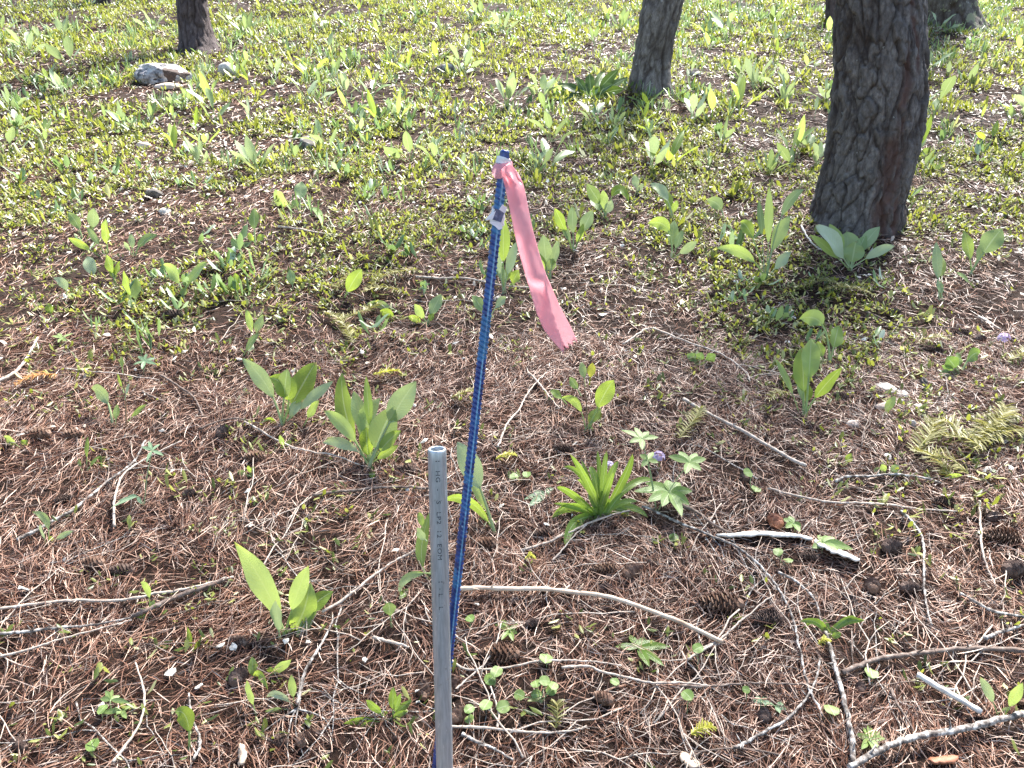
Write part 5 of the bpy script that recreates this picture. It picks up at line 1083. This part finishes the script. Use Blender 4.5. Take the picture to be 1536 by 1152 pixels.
def needle_stuff():
    Vs, Qs, k = [], [], 0
    for n, y0, y1, zmax, l0, l1, w0, w1, pit in [(265000, .5, 2.5, .011, .025, .058, .0009, .0017, .10), (62000, .5, 2.5, .022, .03, .07, .0008, .0015, .25), (170000, 2.5, 4.6, .012, .03, .062, .0013, .0022, .14), (85000, 4.6, 8.5, .014, .04, .075, .0026, .0042, .16), (40000, 8.5, 18, .015, .05, .09, .005, .008, .16)]:
        x, y = sample(n, y0, y1, lambda a, b: .34 + .66 * np.clip(fbm(a * 7, b * 7, seed=33) * 3.0 - .85, 0, 1), .5); m = len(x)
        flow = vnoise(x * 3, y * 3, 0, 44) * 9; az = np.where(RNG.random(m) < .45, flow + RNG.normal(0, .5, m), RNG.uniform(0, 6.28, m))
        z = H(x, y) + RNG.random(m) ** 1.3 * zmax + .0015; V, Q = ribbons(x, y, z, az, RNG.normal(0, pit, m), RNG.uniform(l0, l1, m), RNG.uniform(w0, w1, m), RNG.normal(0, .05, m)); Vs.append(V); Qs.append(Q + k); k += len(V)
    tag(link('needle_litter', np_mesh('needle_litter', np.concatenate(Vs), np.concatenate(Qs), None, True), M['needle']), 'reddish brown fallen pine needles covering the forest floor', 'needles', None, 'stuff')
needle_stuff()
def litter_stuff():
    x, y = sample(120000, .9, 15, lambda a, b: np.clip((fbm(a * 1.3 + 40, b * 1.3, seed=90) - .40 + .2 * np.clip(-a / 2, -.4, .8)) * 4, .08, 1) * np.clip(b / 3.2 - .42, .012, .8) * np.where(b > 5.5, .32, .85), .5); n = len(x)
    z = H(x, y) + .012 + RNG.random(n) * .010; a = RNG.uniform(0, 6.28, n); s = RNG.uniform(.003, .0095, n) * (1 + .07 * y); t1 = np.stack([np.cos(a), np.sin(a), SLOPE * np.sin(a) + RNG.normal(0, .3, n)], 1); t2 = np.stack([-np.sin(a), np.cos(a), SLOPE * np.cos(a) + RNG.normal(0, .3, n)], 1); c = np.stack([x, y, z], 1); V = []
    for th, q in ((0, 1.4), (1.1, .9), (2.1, .7), (3.2, 1.2), (4.3, .8), (5.3, .9)):
        rr = (s * q * RNG.uniform(.7, 1.2, n))[:, None]; V.append(c + t1 * math.cos(th) * rr + t2 * math.sin(th) * rr * .8 + np.stack([np.zeros(n)] * 2 + [RNG.normal(0, .0016, n)], 1))
    V.append(c + np.array((0, 0, .003))); V = np.stack(V, 1).reshape(-1, 3); b = (np.arange(n) * 7)[:, None]; T = np.concatenate([b + np.array((i, (i + 1) % 6, 6)) for i in range(6)])
    tag(link('leaf_litter', np_mesh('leaf_litter', V, T, None, False), M['litter']), 'pale crumbs of bark, dry leaf and pebbles among needles', 'litter', None, 'stuff')
litter_stuff()
def blades(x, y, per, hgt, seed, wr, lay):
    """small leaf tufts: per leaves around each point; a leaf is four faces folded along its midrib"""
    r_ = np.random.default_rng(seed); X, Y = np.repeat(x, per), np.repeat(y, per); n = len(X); sz = np.repeat(r_.uniform(.6, 1.3, len(x)) * hgt, per); X = X + r_.normal(0, .014, n); Y = Y + r_.normal(0, .014, n)
    az = r_.uniform(0, 6.28, n); el = r_.uniform(lay[0], lay[1], n); L = sz * r_.uniform(.6, 1.2, n); W = L * r_.uniform(wr[0], wr[1], n)
    d = np.stack([np.cos(az) * np.cos(el), np.sin(az) * np.cos(el), np.sin(el)], 1); s = np.stack([-np.sin(az), np.cos(az), r_.normal(0, .25, n)], 1); nn = np.cross(s, d); h0 = np.repeat(r_.uniform(0, .6, len(x)) * hgt, per) * r_.random(n); B = np.stack([X, Y, H(X, Y) + .008 + h0], 1); l, w = L[:, None], W[:, None] / 2
    m1 = B + d * l * .4 + nn * l * .05; m2 = B + d * l * .74 + nn * l * .03; tip = B + d * l - np.array((0, 0, 1)) * l * .12
    V = np.stack([B, m1 - s * w + nn * w * .4, m1, m1 + s * w + nn * w * .4, m2 - s * w * .75 + nn * w * .3, m2, m2 + s * w * .75 + nn * w * .3, tip], 1).reshape(-1, 3); b = (np.arange(n) * 8)[:, None]
    T = np.concatenate([b + np.array(t) for t in ((0, 2, 1), (0, 3, 2), (4, 5, 7), (5, 6, 7))]); Q = np.concatenate([b + np.array(q) for q in ((1, 2, 5, 4), (2, 3, 6, 5))]); return V, Q, T
def herb_stuff():
    V, Q, T, k = [], [], [], 0
    def push(r):
        nonlocal k
        V.append(r[0]); Q.append(r[1] + k); T.append(r[2] + k); k += len(r[0])
    push(blades(*sample(21000, 1.5, 5, herb_density), 7, .028, 1, (.2, .42), (.1, 1.2)))
    push(blades(*sample(80000, 5, 17, herb_density), 6, .040, 7, (.18, .36), (.25, 1.35)))
    push(blades(*sample(9000, 3.0, 13.5, lambda a, b: herb_density(a, b) * np.clip(b / 6, 0, 1)), 5, .070, 2, (.13, .26), (.5, 1.35)))
    push(blades(*sample(4600, .6, 3.6, lambda a, b: np.clip(fbm(a * 2.2, b * 2.2, seed=55) * 3 - 1.1, .12, 1)), 5, .026, 3, (.2, .4), (.0, 1.2)))
    push(blades(*sample(1500, 1.6, 4.2, lambda a, b: np.clip((fbm(a * 1.6, b * 1.6 + 3, seed=83) - .47) * 5, 0, 1)), 6, .032, 4, (.16, .34), (.0, 1.2)))
    tag(link('low_herbs', np_mesh('low_herbs', np.concatenate(V), [np.concatenate(Q), np.concatenate(T)], None, True), M['herb']), 'yellow green low herbs carpeting the slope', 'ground cover', None, 'stuff')
herb_stuff()
def tuft_stuff():
    V, Q, T = blades(*sample(13000, 2.2, 17, lambda a, b: herb_density(a, b) * np.clip((fbm(a * .9 + 60, b * .9, seed=29) - .45) * 5, 0, 1)), 8, .10, 8, (.05, .10), (.6, 1.45))
    V2, Q2, T2 = blades(*sample(11000, 2.4, 17, lambda a, b: np.clip(herb_density(a, b) + .1, 0, 1) * np.clip((fbm(a * 1.2 + 20, b * 1.2, seed=39) - .47) * 6, 0, 1)), 5, .075, 18, (.2, .34), (.5, 1.3))
    tag(link('grass_tufts', np_mesh('grass_tufts', np.concatenate([V, V2]), [np.concatenate([Q, Q2 + len(V)]), np.concatenate([T, T2 + len(V)])], None, True), M['cool']), 'cool green grass and pale leafy tufts between the low herbs', 'grass', None, 'stuff')
tuft_stuff()
def blossom_stuff():
    x, y = sample(11000, 3.0, 13, lambda a, b: herb_density(a, b) * np.clip(fbm(a * 1.4 + 7, b * 1.4, seed=17) * 2.4 - .7, .1, 1), .4); n = len(x); c = np.stack([x, y, H(x, y) + RNG.uniform(.02, .10, n)], 1); s = (RNG.uniform(.004, .008, n) * (1 + .05 * y))[:, None]; V = []
    a = RNG.uniform(0, 6.28, n); t1 = np.stack([np.cos(a), np.sin(a), RNG.normal(0, .4, n)], 1); t2 = np.stack([-np.sin(a), np.cos(a), RNG.normal(0, .4, n)], 1)
    for i in range(5):
        th = i * 1.2566; e = t1 * math.cos(th) + t2 * math.sin(th); f = -t1 * math.sin(th) + t2 * math.cos(th); V += [c, c + e * s * .6 + f * s * .35, c + e * s, c + e * s * .6 - f * s * .35]
    V = np.stack(V, 1).reshape(-1, 3); tag(link('tiny_blossoms', np_mesh('tiny_blossoms', V, np.arange(len(V)).reshape(-1, 4), None, False), M['white_petal']), 'tiny white blossoms scattered over the green slope', 'blossoms', None, 'stuff')
blossom_stuff()
